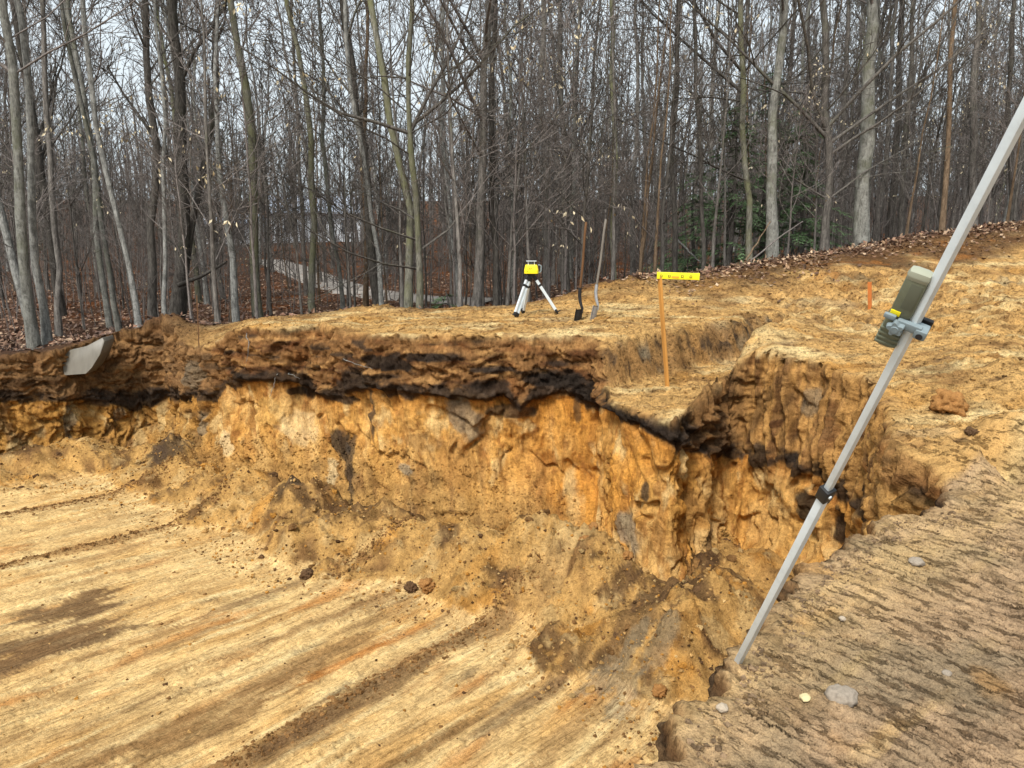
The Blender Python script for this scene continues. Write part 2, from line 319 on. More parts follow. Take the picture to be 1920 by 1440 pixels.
def Gdetail(x, y):
    pad = padmask(x, y)
    far = sstep(12.5, 14.5, y+.0*x)
    # packed pad: overlapping torn scales across the smear
    a = x*math.cos(SM)+y*math.sin(SM); b = -x*math.sin(SM)+y*math.cos(SM)
    wa = a+.06*fbm(a*3.0, b*1.8, seed=5, oct=3)+.016*fbm(a*16, b*9, seed=8, oct=2)
    q = wa*12.0; fl = np.floor(q); fr = q-fl; rnd = (_h(fl.astype(np.int64), np.floor(b*3.2+3*pnoise(b*1.2, q*.3, seed=2)).astype(np.int64), np.zeros(x.shape, np.int64), 9) & np.uint32(255)).astype(float)/255
    msk = (.3+.7*sstep(-.45, .1, fbm(a*1.3, b*.9, seed=21, oct=3)))*(.25+.75*sstep(.2, .6, rnd))
    scale = msk*(.026*fr-.085*sstep(.15, .07, fr)*sstep(-.02, .03, fr))
    q2 = wa*27+.5*pnoise(a*9, b*5, seed=11); f2 = q2-np.floor(q2); rn2 = (_h(np.floor(q2).astype(np.int64), np.floor(b*7+2*pnoise(b*2, q2*.3, seed=12)).astype(np.int64), np.zeros(x.shape, np.int64), 14) & np.uint32(255)).astype(float)/255
    scale = scale+sstep(-.35, .1, fbm(a*2.1, b*1.6, seed=22, oct=2))*sstep(.25, .6, rn2)*(.008*f2-.030*sstep(.22, .10, f2))
    smear = .004*fbm(a*1.2, b*26, seed=31, oct=3)
    pd = scale+smear+.012*fbm(x*2, y*2, seed=41, oct=3)+.009*fbm(x*14, y*14, seed=42, oct=4, gain=.65)+.006*fbm(a*7, b*4, seed=43, oct=3)
    # track-walked plateau
    wn = .03*fbm(x*1.3, y*1.3, seed=51, oct=2)+.022*fbm(x*4.5, y*4.5, seed=52, oct=5, gain=.68)+.020*ridged(x*5, y*11, seed=53, oct=4)
    tm, _ = trench(x, y); edge = tm*(1-tm)*4
    wn = wn+edge*(.09*fbm(x*6, y*6, seed=405, oct=4, gain=.65)+.05*ridged(x*9, y*9, seed=406, oct=3))+tm*.02*fbm(x*14, y*14, seed=407, oct=3)
    # cleat marks on the bank on the right
    cm = sstep(3.4, 4.6, x)*sstep(8, 9.5, y)*sstep(14.2, 13.2, y)
    ca = x*1.0+y*.12; cb = y-x*.10+.06*pnoise(x*.8, y*.8, seed=60)
    row = np.sin(cb*6.28/1.05); ct = ca*6.28/.29+np.sign(row)*1.6+.9*pnoise(x*2.5, y*2.5, seed=61)
    cl = (.075*sstep(-.1, .4, np.sin(ct))-.035)*sstep(.15, .5, np.abs(row))*(.5+.7*sstep(-.4, .3, pnoise(x*.9, y*2, seed=63)))
    # torn ledge between the pad and the plateau
    led = .02*ridged(x*5, y*3, seed=62, oct=3)
    # forest floor
    fo = .05*fbm(x*.8, y*.8, seed=71, oct=3)+.02*fbm(x*6, y*6, seed=72, oct=3)
    up = wn+cm*cl+led*sstep(6.2, 4.6, y)
    up = up*(1-far)+fo*far
    # loose heaps
    for hx, hy, hh, hr in HEAPS:
        up = up+hh*np.exp(-((x-hx)**2+(y-hy)**2)/hr**2)*(1+.5*fbm(x*5, y*5, seed=80, oct=3))
    return pd*pad+up*(1-pad)
HEAPS = []
for px, py, z, hh, hr in [(305, 622, .0, .17, .5), (270, 630, -.05, .08, .4), (1440, 625, .42, .10, .45), (1900, 690, .35, .16, .7), (1880, 600, .5, .1, .6), (1120, 560, .4, .15, .7), (1200, 545, .5, .12, .6), (640, 618, .3, .06, .3), (1500, 600, .42, .1, .5), (700, 585, .3, .08, .5), (470, 603, .25, .08, .4)]:
    p = at(px, py, z); HEAPS.append((p[0], p[1], hh, hr))
def G(x, y):
    x = np.asarray(x, float); y = np.asarray(y, float)
    return Gbase(x, y)+Gdetail(x, y)
def G1(x, y): return float(G(np.array([x]), np.array([y]))[0])

# dense edge polyline
seg = np.hypot(*(np.diff(TOP[:, :2], axis=0).T)); S0 = np.concatenate([[0], np.cumsum(seg)])
ss = []; s = 0.0
sA, sB = S0[2]-.3, S0[55]+.4
while s < S0[-1]:
    ss.append(s); s += .0165 if sA < s < sB else .12
ss = np.array(ss)
tx, ty = np.interp(ss, S0, TOP[:, 0]), np.interp(ss, S0, TOP[:, 1])
def smooth(a, sig):                                    # gaussian along s
    out = np.empty_like(a); 
    for i in range(len(a)):
        j0, j1 = np.searchsorted(ss, [ss[i]-3*sig, ss[i]+3*sig+1e-9]); k = np.exp(-((ss[j0:j1]-ss[i])/sig)**2*.5)*np.gradient(ss)[j0:j1] if False else np.exp(-((ss[j0:j1]-ss[i])/sig)**2*.5)
        out[i] = (a[j0:j1]*k).sum()/k.sum()
    return out
ex, ey = smooth(tx, .05), smooth(ty, .05)
gx, gy = np.gradient(smooth(tx, .22), ss), np.gradient(smooth(ty, .22), ss); gl = np.hypot(gx, gy); gx, gy = gx/gl, gy/gl
nx, ny = gy, -gx                                       # towards the pit
rough = .030*fbm(ss*2.2, ss*0+.3, oct=2, seed=91)+.028*fbm(ss*7, ss*0+.7, oct=3, seed=92)
_pe = sstep(S0[44], S0[46], ss)
rough = rough*(1+.9*_pe)+.03*_pe*np.sign(pnoise(ss*3.3, ss*0, seed=93))*sstep(.1, .2, np.abs(pnoise(ss*3.3, ss*0, seed=93)))
ex, ey = ex+nx*rough, ey+ny*rough
EDGE = np.stack([ex, ey], 1)
toe = []
for st, sv_ in zip(ST, S0):
    if st[1] is not None: toe.append(st[1][:2])
    else:
        i = np.argmin(np.abs(ss-sv_)); toe.append((st[0][0]+nx[i]*st[4], st[0][1]+ny[i]*st[4]))
toe = np.array(toe)
bx, by = smooth(np.interp(ss, S0, toe[:, 0]), .12), smooth(np.interp(ss, S0, toe[:, 1]), .12)
knee = smooth(np.interp(ss, S0, [s[2] for s in ST]), .15); batt = smooth(np.interp(ss, S0, [s[3] for s in ST]), .15)

POLY = EDGE[::3]
def in_pit(x, y):
    c = np.zeros(x.shape, bool); n = len(POLY)
    x0, y0 = POLY[:, 0], POLY[:, 1]; x1, y1 = np.roll(x0, -1), np.roll(y0, -1)
    for i in range(n):
        if y0[i] == y1[i]: continue
        m = (y0[i] > y) != (y1[i] > y)
        if m.any():
            xi = (x1[i]-x0[i])*(y-y0[i])/(y1[i]-y0[i])+x0[i]
            c ^= m & (x < xi)
    return c

# ------------------------------------------------------------------ soil colours
K_ = .66                                               # picture value to base colour for level ground
C_pale = L(226, 189, 129, K_); C_cream = L(236, 206, 148, K_); C_sand = L(212, 168, 106, K_); C_ochre = L(206, 148, 72, K_); C_och2 = L(214, 146, 58, K_)
C_brown = L(150, 112, 70, K_); C_dk = L(112, 84, 58, K_); C_black = L(52, 44, 38, K_); C_grey = L(165, 150, 122, K_); C_pad = L(184, 154, 121, K_)
C_org = L(190, 118, 50, K_); C_rust = L(140, 84, 44, K_); C_lit = L(118, 88, 70, K_)

def fan(y0, y1, sy, c0, c1, sc):
    ny_ = int(math.log(y1/y0)/sy); ys = y0*np.exp(np.linspace(0, math.log(y1/y0), ny_)); cs = np.linspace(c0, c1, int((c1-c0)/sc))
    Y, C = np.meshgrid(ys, cs, indexing='ij'); X = Y*C
    jx = (rng.random(X.shape)-.5)*.5*sc*Y; jy = (rng.random(X.shape)-.5)*.5*sy*Y
    return X+jx, Y+jy
def grid_faces(shape):
    r, c = shape; i = np.arange(r*c).reshape(r, c)
    return np.stack([i[:-1, :-1].ravel(), i[:-1, 1:].ravel(), i[1:, 1:].ravel(), i[1:, :-1].ravel()], 1)
def compact(V, F, *att):
    used = np.zeros(len(V), bool); used[F.ravel()] = True
    idx = np.cumsum(used)-1
    return (V[used], idx[F]) + tuple(a[used] for a in att)

def ground_colour(x, y, z):
    pad = padmask(x, y)
    a = x*math.cos(SM)+y*math.sin(SM); b = -x*math.sin(SM)+y*math.cos(SM)
    c = mix(np.broadcast_to(C_pad, x.shape+(3,)), C_dk*.95, sstep(.1, .8, fbm(x*2.6, y*2.6, seed=101))*.4)
    c = mix(c, C_pale, sstep(.15, .7, fbm(a*.8, b*5, seed=102))*.45)
    c = mix(c, C_grey*.62, sstep(.0, .5, fbm(x*1.8, y*1.8, seed=106))*.55)
    c = mix(c, C_ochre, sstep(.35, .8, fbm(x*2.2, y*2.2, seed=103))*.4)
    c = mix(c, C_black*1.6, sstep(.3, .8, fbm(a*5, b*2.5, seed=104))*.4)
    # smoother pale wheel lane along the ledge
    p0 = at(1850, 960, 0); q = (x-p0[0])*-math.sin(SM)+(y-p0[1])*math.cos(SM)
    c = mix(c, C_pale, np.exp(-(q/.28)**2)*.65*(.6+.4*fbm(a*.7, b*9, seed=105)))
    u = mix(np.broadcast_to(C_sand, x.shape+(3,)), C_cream, sstep(-.1, .7, fbm(x*.9, y*2.4, seed=111)))
    u = mix(u, C_brown, sstep(.05, .6, fbm(x*1.7, y*3.2, seed=112))*.8)
    u = mix(u, C_dk, sstep(.3, .8, fbm(x*3, y*7, seed=113))*.75)
    u = mix(u, C_grey, sstep(.3, .6, fbm(x*.9, y*1.5, seed=114))*.35)
    u = mix(u, C_ochre, sstep(.25, .7, fbm(x*1.1, y*1.1, seed=115))*.5)
    # darker moist band under the wood's edge on the right, leaf litter beyond the crest
    crest = np.interp(x, [-12, -5.5, -3.5, -1, 1, 3, 5, 8, 12], [11.4, 11.9, 12.2, 12.7, 13.0, 13.3, 14, 15, 16])
    n = .6*fbm(x*1.1, y*1.1, seed=116)
    right = sstep(2.0, 4.5, x)
    u = mix(u, L(96, 68, 48, K_), sstep(-1.9, -.7, y-crest+1.6*n)*right*.85); u = mix(u, C_org*.8, sstep(.25, .6, fbm(x*1.4, y*2, seed=117))*sstep(-2.0, -.8, y-crest)*right*.4)
    u = mix(u, C_brown*.8, sstep(-1.2, -.2, y-crest+n)*(1-right)*.6)
    left = sstep(-4.2, -5.4, x+.5*n)*sstep(9.0, 10, y)
    u = mix(u, C_dk*1.1, left*.75)
    u = mix(u, C_lit*.62, sstep(-.25, .5, y-crest+n*.6))
    lk = sstep(-6.2, -6.9, x+.3*n)*sstep(9, 10, y); u = mix(u, C_lit*.55, lk*.9)
    # trench faces
    tm, _ = trench(x, y); te = sstep(.04, .3, tm)*sstep(1.0, .93, tm)
    u = mix(u, C_brown, te*.8); u = mix(u, C_black*1.8, te*sstep(.05, .5, fbm(x*5, y*5, z*6, seed=118))*.85)
    u = mix(u, C_grey*.7, te*sstep(.2, .5, fbm(x*2, y*2, z*3, seed=119))*.6)
    return u+(c-u)*pad[..., None]

def ground_sheet(name, X, Y, mat='ground'):
    Z = G(X, Y); F = grid_faces(X.shape)
    V = np.stack([X.ravel(), Y.ravel(), Z.ravel()], 1)
    cx, cy = V[F, 0].mean(1), V[F, 1].mean(1)
    F = F[~in_pit(cx, cy)][:, ::-1]
    V, F = compact(V, F)
    C = ground_colour(V[:, 0], V[:, 1], V[:, 2])
    o = link(name, mesh_from(name, V, F, M[mat], True, C)); tag(o, kind='structure'); return o
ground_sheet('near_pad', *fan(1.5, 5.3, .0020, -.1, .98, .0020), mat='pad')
ground_sheet('plateau', *fan(5.26, 18.4, .0043, -1.2, 1.2, .0043))

# wood floor: one coarse sheet to far beyond the trees
gxx = np.concatenate([np.arange(-130, -40, 4), np.arange(-40, 40, .5), np.arange(40, 131, 4)]); gyy = np.concatenate([np.arange(-20, -4, 2), np.arange(-4, 60, .5), np.arange(60, 190, 3)])
X, Y = np.meshgrid(gxx, gyy); Z = Gbase(X, Y)+.05*fbm(X*.8, Y*.8, seed=71, oct=3)+.02*fbm(X*6, Y*6, seed=72, oct=3)
Z = Z+sstep(60, 160, Y)*1.0
V = np.stack([X.ravel(), Y.ravel(), Z.ravel()], 1); F = grid_faces(X.shape); cx, cy = V[F, 0].mean(1), V[F, 1].mean(1)
def fan_in(x, y, m):                                    # under the fine near sheets, m metres in from their rim
    return np.where(y < 5.28, (y > 1.5+m) & (x > -.1*y+m) & (x < .98*y-m), (y < 18.4-m) & (np.abs(x) < 1.2*y-m))
inside = fan_in(cx, cy, .7); V[:, 2] -= .06*fan_in(V[:, 0], V[:, 1], .0)
F = F[~(inside | in_pit(cx, cy) | in_pit(V[:, 0], V[:, 1])[F].any(1))]; V, F = compact(V, F)
far_c = mix(np.broadcast_to(C_lit*.6, (len(V), 3)), C_rust*.7, sstep(0, .7, fbm(V[:, 0]*.5, V[:, 1]*.5, seed=121)))
far_c = far_c+(ground_colour(V[:, 0], V[:, 1], V[:, 2])-far_c)*sstep(17, 15, V[:, 1])[:, None]
far_c = mix(far_c, C_dk*.6, sstep(.1, .8, fbm(V[:, 0]*1.3, V[:, 1]*1.3, seed=122))*.6*(V[:, 1] > 14))
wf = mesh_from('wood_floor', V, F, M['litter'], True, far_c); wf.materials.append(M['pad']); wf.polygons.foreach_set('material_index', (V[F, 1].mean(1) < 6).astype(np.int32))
tag(link('wood_floor', wf), kind='structure')

# ------------------------------------------------------------------ pit floor
PC = np.array([19.0, 28.0])
toe_line = np.stack([bx, by], 1)[::6]
def toe_dist(x, y):
    d = np.full(x.shape, 9.0)
    for i in range(0, len(toe_line)-1):
        d = np.minimum(d, np.hypot(x-toe_line[i, 0], y-toe_line[i, 1]))
    return d
BERMS = [((0, 970), (330, 905), .05), ((0, 1067), (440, 960), .06), ((420, 1440), (1010, 1120), .04), ((620, 1085), (900, 1000), .02)]
def pcoord(x, y):
    dx, dy = PC[0]-x, PC[1]-y
    return np.arctan2(dy, dx)*30, np.hypot(dx, dy)
FHEAPS = [(at(px, py, FZ)[0], at(px, py, FZ)[1], hh, hr) for px, py, hh, hr in [(1000, 1085, .32, .6), (1120, 1125, .36, .5), (590, 985, .30, .45), (700, 1010, .28, .45), (470, 945, .22, .4), (330, 888, .24, .35), (1290, 1190, .34, .45), (850, 1060, .22, .45), (120, 875, .15, .5), (1250, 1270, .15, .35)]]
def floor_height(x, y, td):
    th, r = pcoord(x, y)
    h = .02*fbm(th*1.5, r*.25, seed=131, oct=3)+.009*fbm(th*11, r*.7, seed=132, oct=4, gain=.6)+.003*fbm(th*40, r*2.5, seed=134, oct=2)
    crumb = sstep(.0, .35, fbm(th*2, r*.8, seed=133))*1.8
    h = h+.008*crumb*ridged(x*14, y*14, seed=135, oct=4)
    qf = th*9+1.2*fbm(th*1.5, r*.3, seed=156); h = h+.020*sstep(-.1, .4, fbm(th*1.2, r*.4, seed=157))*(qf-np.floor(qf))       # steps left by the bucket teeth
    for (a, b, hh) in BERMS:
        A, B = at(*a, FZ), at(*b, FZ); tA, rA = pcoord(A[0], A[1]); tB, rB = pcoord(B[0], B[1])
        tt = np.interp(-r, [-rA, -rB], [tA, tB]) if rA > rB else np.interp(r, [rA, rB], [tA, tB])
        wgt = sstep(min(rA, rB)-.5, min(rA, rB)+.3, r)
        h = h+hh*wgt*np.exp(-((th-tt)/.055)**2)*(.6+.6*np.abs(fbm(x*9, y*9, seed=136)))-.35*hh*wgt*np.exp(-((th-tt+.13)/.07)**2)
    k = sstep(.95, .0, td+.35*fbm(x*1.4, y*1.4, seed=137)+.1*fbm(x*6, y*6, seed=138))
    h = h+k*(.08+.26*k)*sstep(1.2, 2.6, y)*(.8+.5*fbm(x*.9, y*.9, seed=153))+k*(.03*fbm(x*7, y*7, seed=139, oct=5, gain=.7)+.022*ridged(x*17, y*17, seed=140, oct=3))
    for hx, hy, hh, hr in FHEAPS:
        g_ = hh*np.exp(-((x-hx)**2+(y-hy)**2)/hr**2)*(1+.45*fbm(x*3, y*3, seed=158, oct=4, gain=.6)); h = h+g_; k = np.maximum(k, sstep(.02, .14, g_))
    return FZ+h, k
X, Y = fan(1.2, 13.2, .0042, -1.25, .75, .0042)
V = np.stack([X.ravel(), Y.ravel(), 0*X.ravel()], 1); F = grid_faces(X.shape)[:, ::-1]
keep = in_pit(V[F, 0].mean(1), V[F, 1].mean(1)); F = F[keep]; V, F = compact(V, F)
td = toe_dist(V[:, 0], V[:, 1]); x, y = V[:, 0], V[:, 1]
V[:, 2], kk = floor_height(x, y, td)
th, r = pcoord(x, y)
th0 = th; th = th+.05*fbm(x*1.2, y*1.2, seed=154, oct=2)+.015*fbm(x*5, y*5, seed=155, oct=2)
c = mix(np.broadcast_to(C_pale, (len(V), 3)), C_sand, sstep(-.1, .6, fbm(th*2.2, r*.5, seed=141)))
c = mix(c, C_cream, sstep(.1, .6, fbm(th*11, r*.9, seed=142)))
lean = sstep(7.6, 6.2, y+.25*x)                         # nearer floor: darker smeared streaks
c = mix(c, C_brown, sstep(-.05, .55, fbm(th*5, r*.7, seed=143, oct=5))*(.30+.25*lean))
c = mix(c, C_dk*1.05, sstep(.15, .7, fbm(th*10, r*1.1, seed=144, oct=5))*(.12+.3*lean))
c = mix(c, C_org, sstep(.2, .7, fbm(th*4, r*.8, seed=145))*.55*(.3+.7*lean))
c = mix(c, C_cream, sstep(.35, .7, fbm(th*16, r*1.4, seed=146))*.7)
c = mix(c, C_black*2, sstep(.5, .9, fbm(th*10, r*1.2, seed=147))*.6*lean)
for (a, b, hh) in BERMS[:3]:
    A, B = at(*a, FZ), at(*b, FZ); tA, rA = pcoord(A[0], A[1]); tB, rB = pcoord(B[0], B[1])
    tt = np.interp(-r, [-rA, -rB], [tA, tB]); wgt = sstep(min(rA, rB)-.5, min(rA, rB)+.3, r)
    c = mix(c, C_brown*.9, wgt*np.exp(-((th-tt-.02)/.07)**2)*.75)
tal = mix(np.broadcast_to(L(212, 166, 100, K_), (len(V), 3)), C_brown*.9, sstep(0, .6, fbm(x*2.5, y*2.5, seed=149)))
tal = mix(tal, C_och2, sstep(.2, .7, fbm(x*1.8, y*1.8, seed=150))*.5)
tal = mix(tal, C_dk*.9, sstep(.25, .55, fbm(x*2.2, y*2.2, seed=151, oct=5, gain=.6))*.85); tal = mix(tal, C_pale, sstep(.2, .5, fbm(x*2.7, y*2.7, seed=152, oct=5))*.7)
c = mix(c, tal, sstep(.2, .36, kk))
for px, py, rx, ry, cc, k in [(650, 1005, .5, .35, C_dk*.9, .85), (620, 960, .35, .3, C_black*2, .8), (1290, 1110, .4, .3, C_dk*.9, .85), (1060, 1110, .5, .3, C_pale*.95, .6), (880, 1040, .4, .25, C_ochre, .4), (1200, 1120, .35, .3, C_pale, .5), (560, 985, .3, .2, C_black*2, .8), (330, 892, .4, .25, C_black*2, .8), (1265, 1165, .55, .35, C_dk, .85), (1180, 1230, .4, .25, C_dk*1.1, .7), (740, 1020, .4, .25, C_brown*.8, .7), (1000, 1160, .5, .3, C_sand, .6), (560, 1250, 1.0, .10, C_brown*.9, .7), (700, 1300, .9, .09, C_dk, .7), (330, 1390, 1.1, .14, C_brown*.85, .7), (980, 1330, .7, .07, C_dk*1.1, .6), (820, 1390, .6, .06, C_brown*.8, .6), (480, 1120, .9, .06, C_dk*1.2, .6), (620, 1160, .8, .07, C_brown*.9, .6), (1100, 1250, .5, .08, C_dk, .6), (140, 1140, .45, .3, C_dk, .85), (60, 1225, .75, .28, C_dk, .85), (250, 1200, .6, .12, C_brown, .7), (1180, 1290, .4, .25, C_grey*.8, .6), (870, 1210, .5, .12, C_dk, .6), (420, 1330, .9, .15, C_brown*.9, .6), (560, 1390, .6, .1, C_dk, .5), (700, 1130, .5, .08, C_brown, .6), (880, 1130, .6, .07, C_ochre, .5), (680, 1230, .7, .06, C_org, .5)]:
    p = at(px, py, FZ); ang = math.radians(44); dx, dy = x-p[0], y-p[1]
    q = ((dx*math.cos(ang)+dy*math.sin(ang))/rx)**2+((-dx*math.sin(ang)+dy*math.cos(ang))/ry)**2+(1.5*fbm(th*5, r*1.3, seed=148, oct=5, gain=.65) if py > 1040 else 1.3*fbm(x*4, y*4, seed=148, oct=5, gain=.65))
    c = mix(c, cc, sstep(1.2, .6, q)*k)
fm = mesh_from('pit_floor', V, F, M['floor'], True, c); fm.materials.append(M['talus'])
fm.polygons.foreach_set('material_index', (kk[F].mean(1) > .3).astype(np.int32)); tag(link('pit_floor', fm), kind='structure')

# ------------------------------------------------------------------ pit wall
NV = 118; NL = 7
vv = np.concatenate([np.linspace(-1, -1/NL, NL), np.linspace(0, 1, NV)])
Sg, Vg = np.meshgrid(ss, vv, indexing='ij')
EX, EY, NX, NY = [a[:, None]+0*Sg for a in (ex, ey, nx, ny)]
BX, BY, KN, BA = [a[:, None]+0*Sg for a in (bx, by, knee, batt)]
vc = np.clip(Vg, 0, 1)
pv = BA*vc*.6+(1-BA*.6)*np.clip((vc-KN)/(1-KN), 0, 1)**1.75
X = EX+(BX-EX)*pv; Y = EY+(BY-EY)*pv
lip = np.clip(-Vg, 0, 1)
X = X-NX*lip*.22; Y = Y-NY*lip*.22
ztop = Gbase(X, Y)*0+Gbase(EX[:, 0], EY[:, 0])[:, None]
Z = ztop+(FZ-.12-ztop)*vc
# project the undisplaced sheet once to find places on it
def proj(P):
    d = P-np.array([0, 0, EYE]); cz = d[..., 1]*math.cos(PITCH)-d[..., 2]*math.sin(PITCH)
    up_ = d[..., 1]*math.sin(PITCH)+d[..., 2]*math.cos(PITCH)
    return 960+FPX*d[..., 0]/cz, 720-FPX*up_/cz
BP = np.stack([X, Y, Z], -1); PX, PY = proj(BP)
vis = (Vg >= 0) & (Sg < S0[44])
def wall_sz(px, py):
    d = (PX-px)**2+(PY-py)**2; d[~vis] = 1e9
    i = np.unravel_index(np.argmin(d), d.shape); return Sg[i], Z[i]
bnd = np.array([wall_sz(*p) for p in [(-60, 755), (0, 752), (60, 750), (100, 750), (150, 748), (200, 752), (250, 762), (300, 748), (340, 742), (400, 740), (425, 718), (470, 712), (520, 708), (560, 715), (600, 738), (650, 740), (670, 730), (720, 728), (790, 735), (850, 745), (900, 748), (945, 740), (975, 765), (1000, 748), (1040, 737), (1085, 740), (1115, 755), (1148, 770), (1180, 790), (1230, 808), (1265, 835), (1320, 850), (1375, 852), (1420, 850), (1470, 855), (1530, 880), (1590, 930)]])
o_ = np.argsort(bnd[:, 0]); bnd = bnd[o_]
zb = np.interp(ss, bnd[:, 0], bnd[:, 1]); zb = zb+.035*fbm(ss*4, ss*0+.2, oct=3, seed=161)
zb = np.where(ss > S0[38], -.25+.05*fbm(ss*3, ss*0, seed=162), zb); ZB = zb[:, None]+0*Z
above = sstep(-.03, .03, Z-ZB)                          # 1: topsoil and fill, 0: sand
rightw = sstep(S0[28]-.1, S0[29]+.2, Sg)*sstep(S0[40], S0[38], Sg)
leftw = sstep(S0[11]+.2, S0[10], Sg)
chunk = sstep(S0[25]+.1, S0[26]+.1, Sg)*sstep(S0[29]+.1, S0[28], Sg)
main = sstep(S0[11], S0[13], Sg)*sstep(S0[25], S0[22], Sg)
disp = .10*fbm(Sg*1.1, Z*1.0, seed=171, oct=2)*sstep(-.02, .25, vc)*(1-.5*main)
wS = Sg+.18*fbm(Sg*1.4, Z*1.6, seed=410, oct=3); wZ = Z+.15*fbm(Sg*1.7, Z*1.3, seed=411, oct=3)
fillrel = .045*fbm(wS*2.6, wZ*6.0, seed=172, oct=5, gain=.65)+.026*ridged(wS*4, wZ*12, seed=173, oct=4)
tq = Sg*13+1.6*Z+1.2*fbm(Sg*1.2, Z*1.0, seed=420, oct=3); tq = np.abs(tq-np.floor(tq)-.5)*2
sandrel = .022*(sstep(.1, .35, tq)-.7)*sstep(.0, .2, fbm(Sg*1.3, Z*1.5, seed=421, oct=3))+.07*fbm(wS*2.6, wZ*.8, seed=174, oct=3)+.03*fbm(wS*7, wZ*.7, seed=419, oct=3)+.03*(ridged(wS*1.5, wZ*1.2, seed=412, oct=3)-.6)+.018*fbm(wS*11, wZ*5, seed=175, oct=3, gain=.6)+.012*fbm(wS*5, wZ*5, seed=176, oct=5, gain=.7)
facet = fbm(wS*1.8, wZ*2.0, seed=413, oct=2); sandrel = sandrel-.07*sstep(.10, .16, facet)*sstep(.75, .3, facet)          # slabs that came away, with sharp upper edges
f2 = fbm(wS*3.5, wZ*3.2, seed=414, oct=3); f3 = fbm(wS*6.5+.4*wZ, wZ*5, seed=415, oct=3)
sandrel = sandrel+(.15+.85*leftw)*(-.045*sstep(.12, .145, f2)*sstep(.6, .3, f2)+.035*sstep(.22, .25, -f2)-.025*sstep(.15, .175, f3))
fq = wZ*5.5+.6*fbm(wS*1.3, wZ*.8, seed=416, oct=3); chip = fbm(wS*5, wZ*6, seed=417, oct=3)
fillrel = fillrel+.05*((fq-np.floor(fq))-.5)*sstep(-.2, .3, fbm(wS*1.8, wZ*2.5, seed=418))-.04*sstep(.15, .18, chip)+.03*sstep(.2, .23, -chip)
disp = disp+above*fillrel*(1-.55*rightw)+(1-above)*sandrel
disp = disp+main*(.07*sstep(-.06, .06, Z-ZB)+.05*sstep(.12, -.02, np.abs(Z-ZB-.06)))*sstep(0, .08, vc)       # the dark layer stands proud of the sand
# bucket-tooth grooves: right wall and the cut under the lath
gph = Sg*5.6+1.5*fbm(Sg*1.9, Z*.7, seed=177, oct=3)+Z*.3
groove = np.abs((gph-np.floor(gph))-.5)*2
gm = rightw*sstep(-1.25, -.95, Z+.35*fbm(Sg*2, Z*.5, seed=178))
sL0, sL1 = wall_sz(350, 690)[0], wall_sz(418, 690)[0]
gl_ = sstep(sL0-.1, sL0+.05, Sg)*sstep(sL1+.1, sL1-.05, Sg)*sstep(-.75, -.55, Z)
disp = disp+(gm*(.05+.09*sstep(-.3, .4, fbm(Sg*1.7, Z*1.5, seed=187)))+gl_*.06)*(sstep(.15, .75, groove)-.5)
disp = disp+rightw*(.06*fbm(wS*2.4, wZ*.9, seed=179, oct=4, gain=.55))+chunk*(.06*fbm(Sg*3, Z*3, seed=180, oct=4, gain=.6))+leftw*.06*fbm(Sg*2.2, Z*2.6, seed=181, oct=3)
tl = sstep(KN+.02, KN+.32, vc+.08*fbm(Sg*1.6, Z*2.0, seed=186, oct=4))                           # slumped foot of the wall: crumbs
disp = disp+tl*(.06*fbm(wS*2.6, wZ*3.4, seed=182, oct=5, gain=.66)+.022*ridged(wS*11, wZ*10, seed=183, oct=3))
padedge = sstep(S0[44]-.1, S0[46], Sg)
disp = disp*(1-.4*padedge)+padedge*sstep(0, .05, vc)*.03*ridged(Sg*6, Z*6, seed=184, oct=3)
disp = disp*sstep(-.0, .03, Vg+.01)
X = X+NX*disp; Y = Y+NY*disp
Z = Z+(disp*.25*tl)
# the lip lies on the ground behind the edge and dips under it
Zg = G(X, Y)
lipz = Zg+.012*(1-lip*2.2)+.02*np.clip(fbm(X*9, Y*9, seed=185), -.5, 1)*(1-lip)
k0 = sstep(.035, .0, Vg)
Z = np.where(Vg <= 0, lipz, Z*(1-k0)+lipz*k0)
# colours
fill = mix(np.broadcast_to(L(146, 106, 66, .68), Sg.shape+(3,)), L(104, 70, 44, .68), sstep(-.1, .6, fbm(Sg*1.3, Z*7, seed=191)))
fill = mix(fill, L(190, 144, 90, .68), sstep(.05, .45, fbm(Sg*2.2, Z*9, seed=192, oct=5))*.85)
fill = mix(fill, C_black*1.2, sstep(.1, .5, fbm(Sg*1.6, Z*8, seed=193))*.85*(1-.7*rightw))
fill = mix(fill, C_rust, sstep(.2, .6, fbm(Sg*2.5, Z*6, seed=194))*.35)
fill = mix(fill, C_brown, chunk*.5); fill = mix(fill, C_dk, chunk*sstep(-.1, .5, fbm(Sg*4, Z*4, seed=195))*.8)
fill = mix(fill, L(198, 150, 88, .72), rightw*.92*sstep(-.45, .2, fbm(Sg*9, Z*1.1, seed=196))); fill = mix(fill, C_dk*.8, rightw*sstep(.2, .5, fbm(Sg*7, Z*1.2, seed=197))*.65)
fill = mix(fill, L(146, 112, 76, .68), leftw*.6); fill = mix(fill, C_dk*.85, leftw*sstep(.0, .5, fbm(Sg*2.5, Z*4, seed=198))*.7)
sand = mix(np.broadcast_to(L(214, 160, 86, .72), Sg.shape+(3,)), L(222, 178, 112, .72), sstep(-.3, .6, fbm(Sg*2.0, Z*.9, seed=201)))
s_or = wall_sz(1040, 850)[0]; s_or2 = wall_sz(1330, 900)[0]
orange = sstep(s_or-1.0, s_or, Sg)*sstep(s_or2+.6, s_or2, Sg)
sand = mix(sand, L(216, 150, 66, .72), orange*sstep(-.5, .5, fbm(Sg*1.6, Z*.7, seed=202))*.85)
sand = mix(sand, L(190, 124, 52, .68), sstep(.35, 0, ZB-Z)*.7)
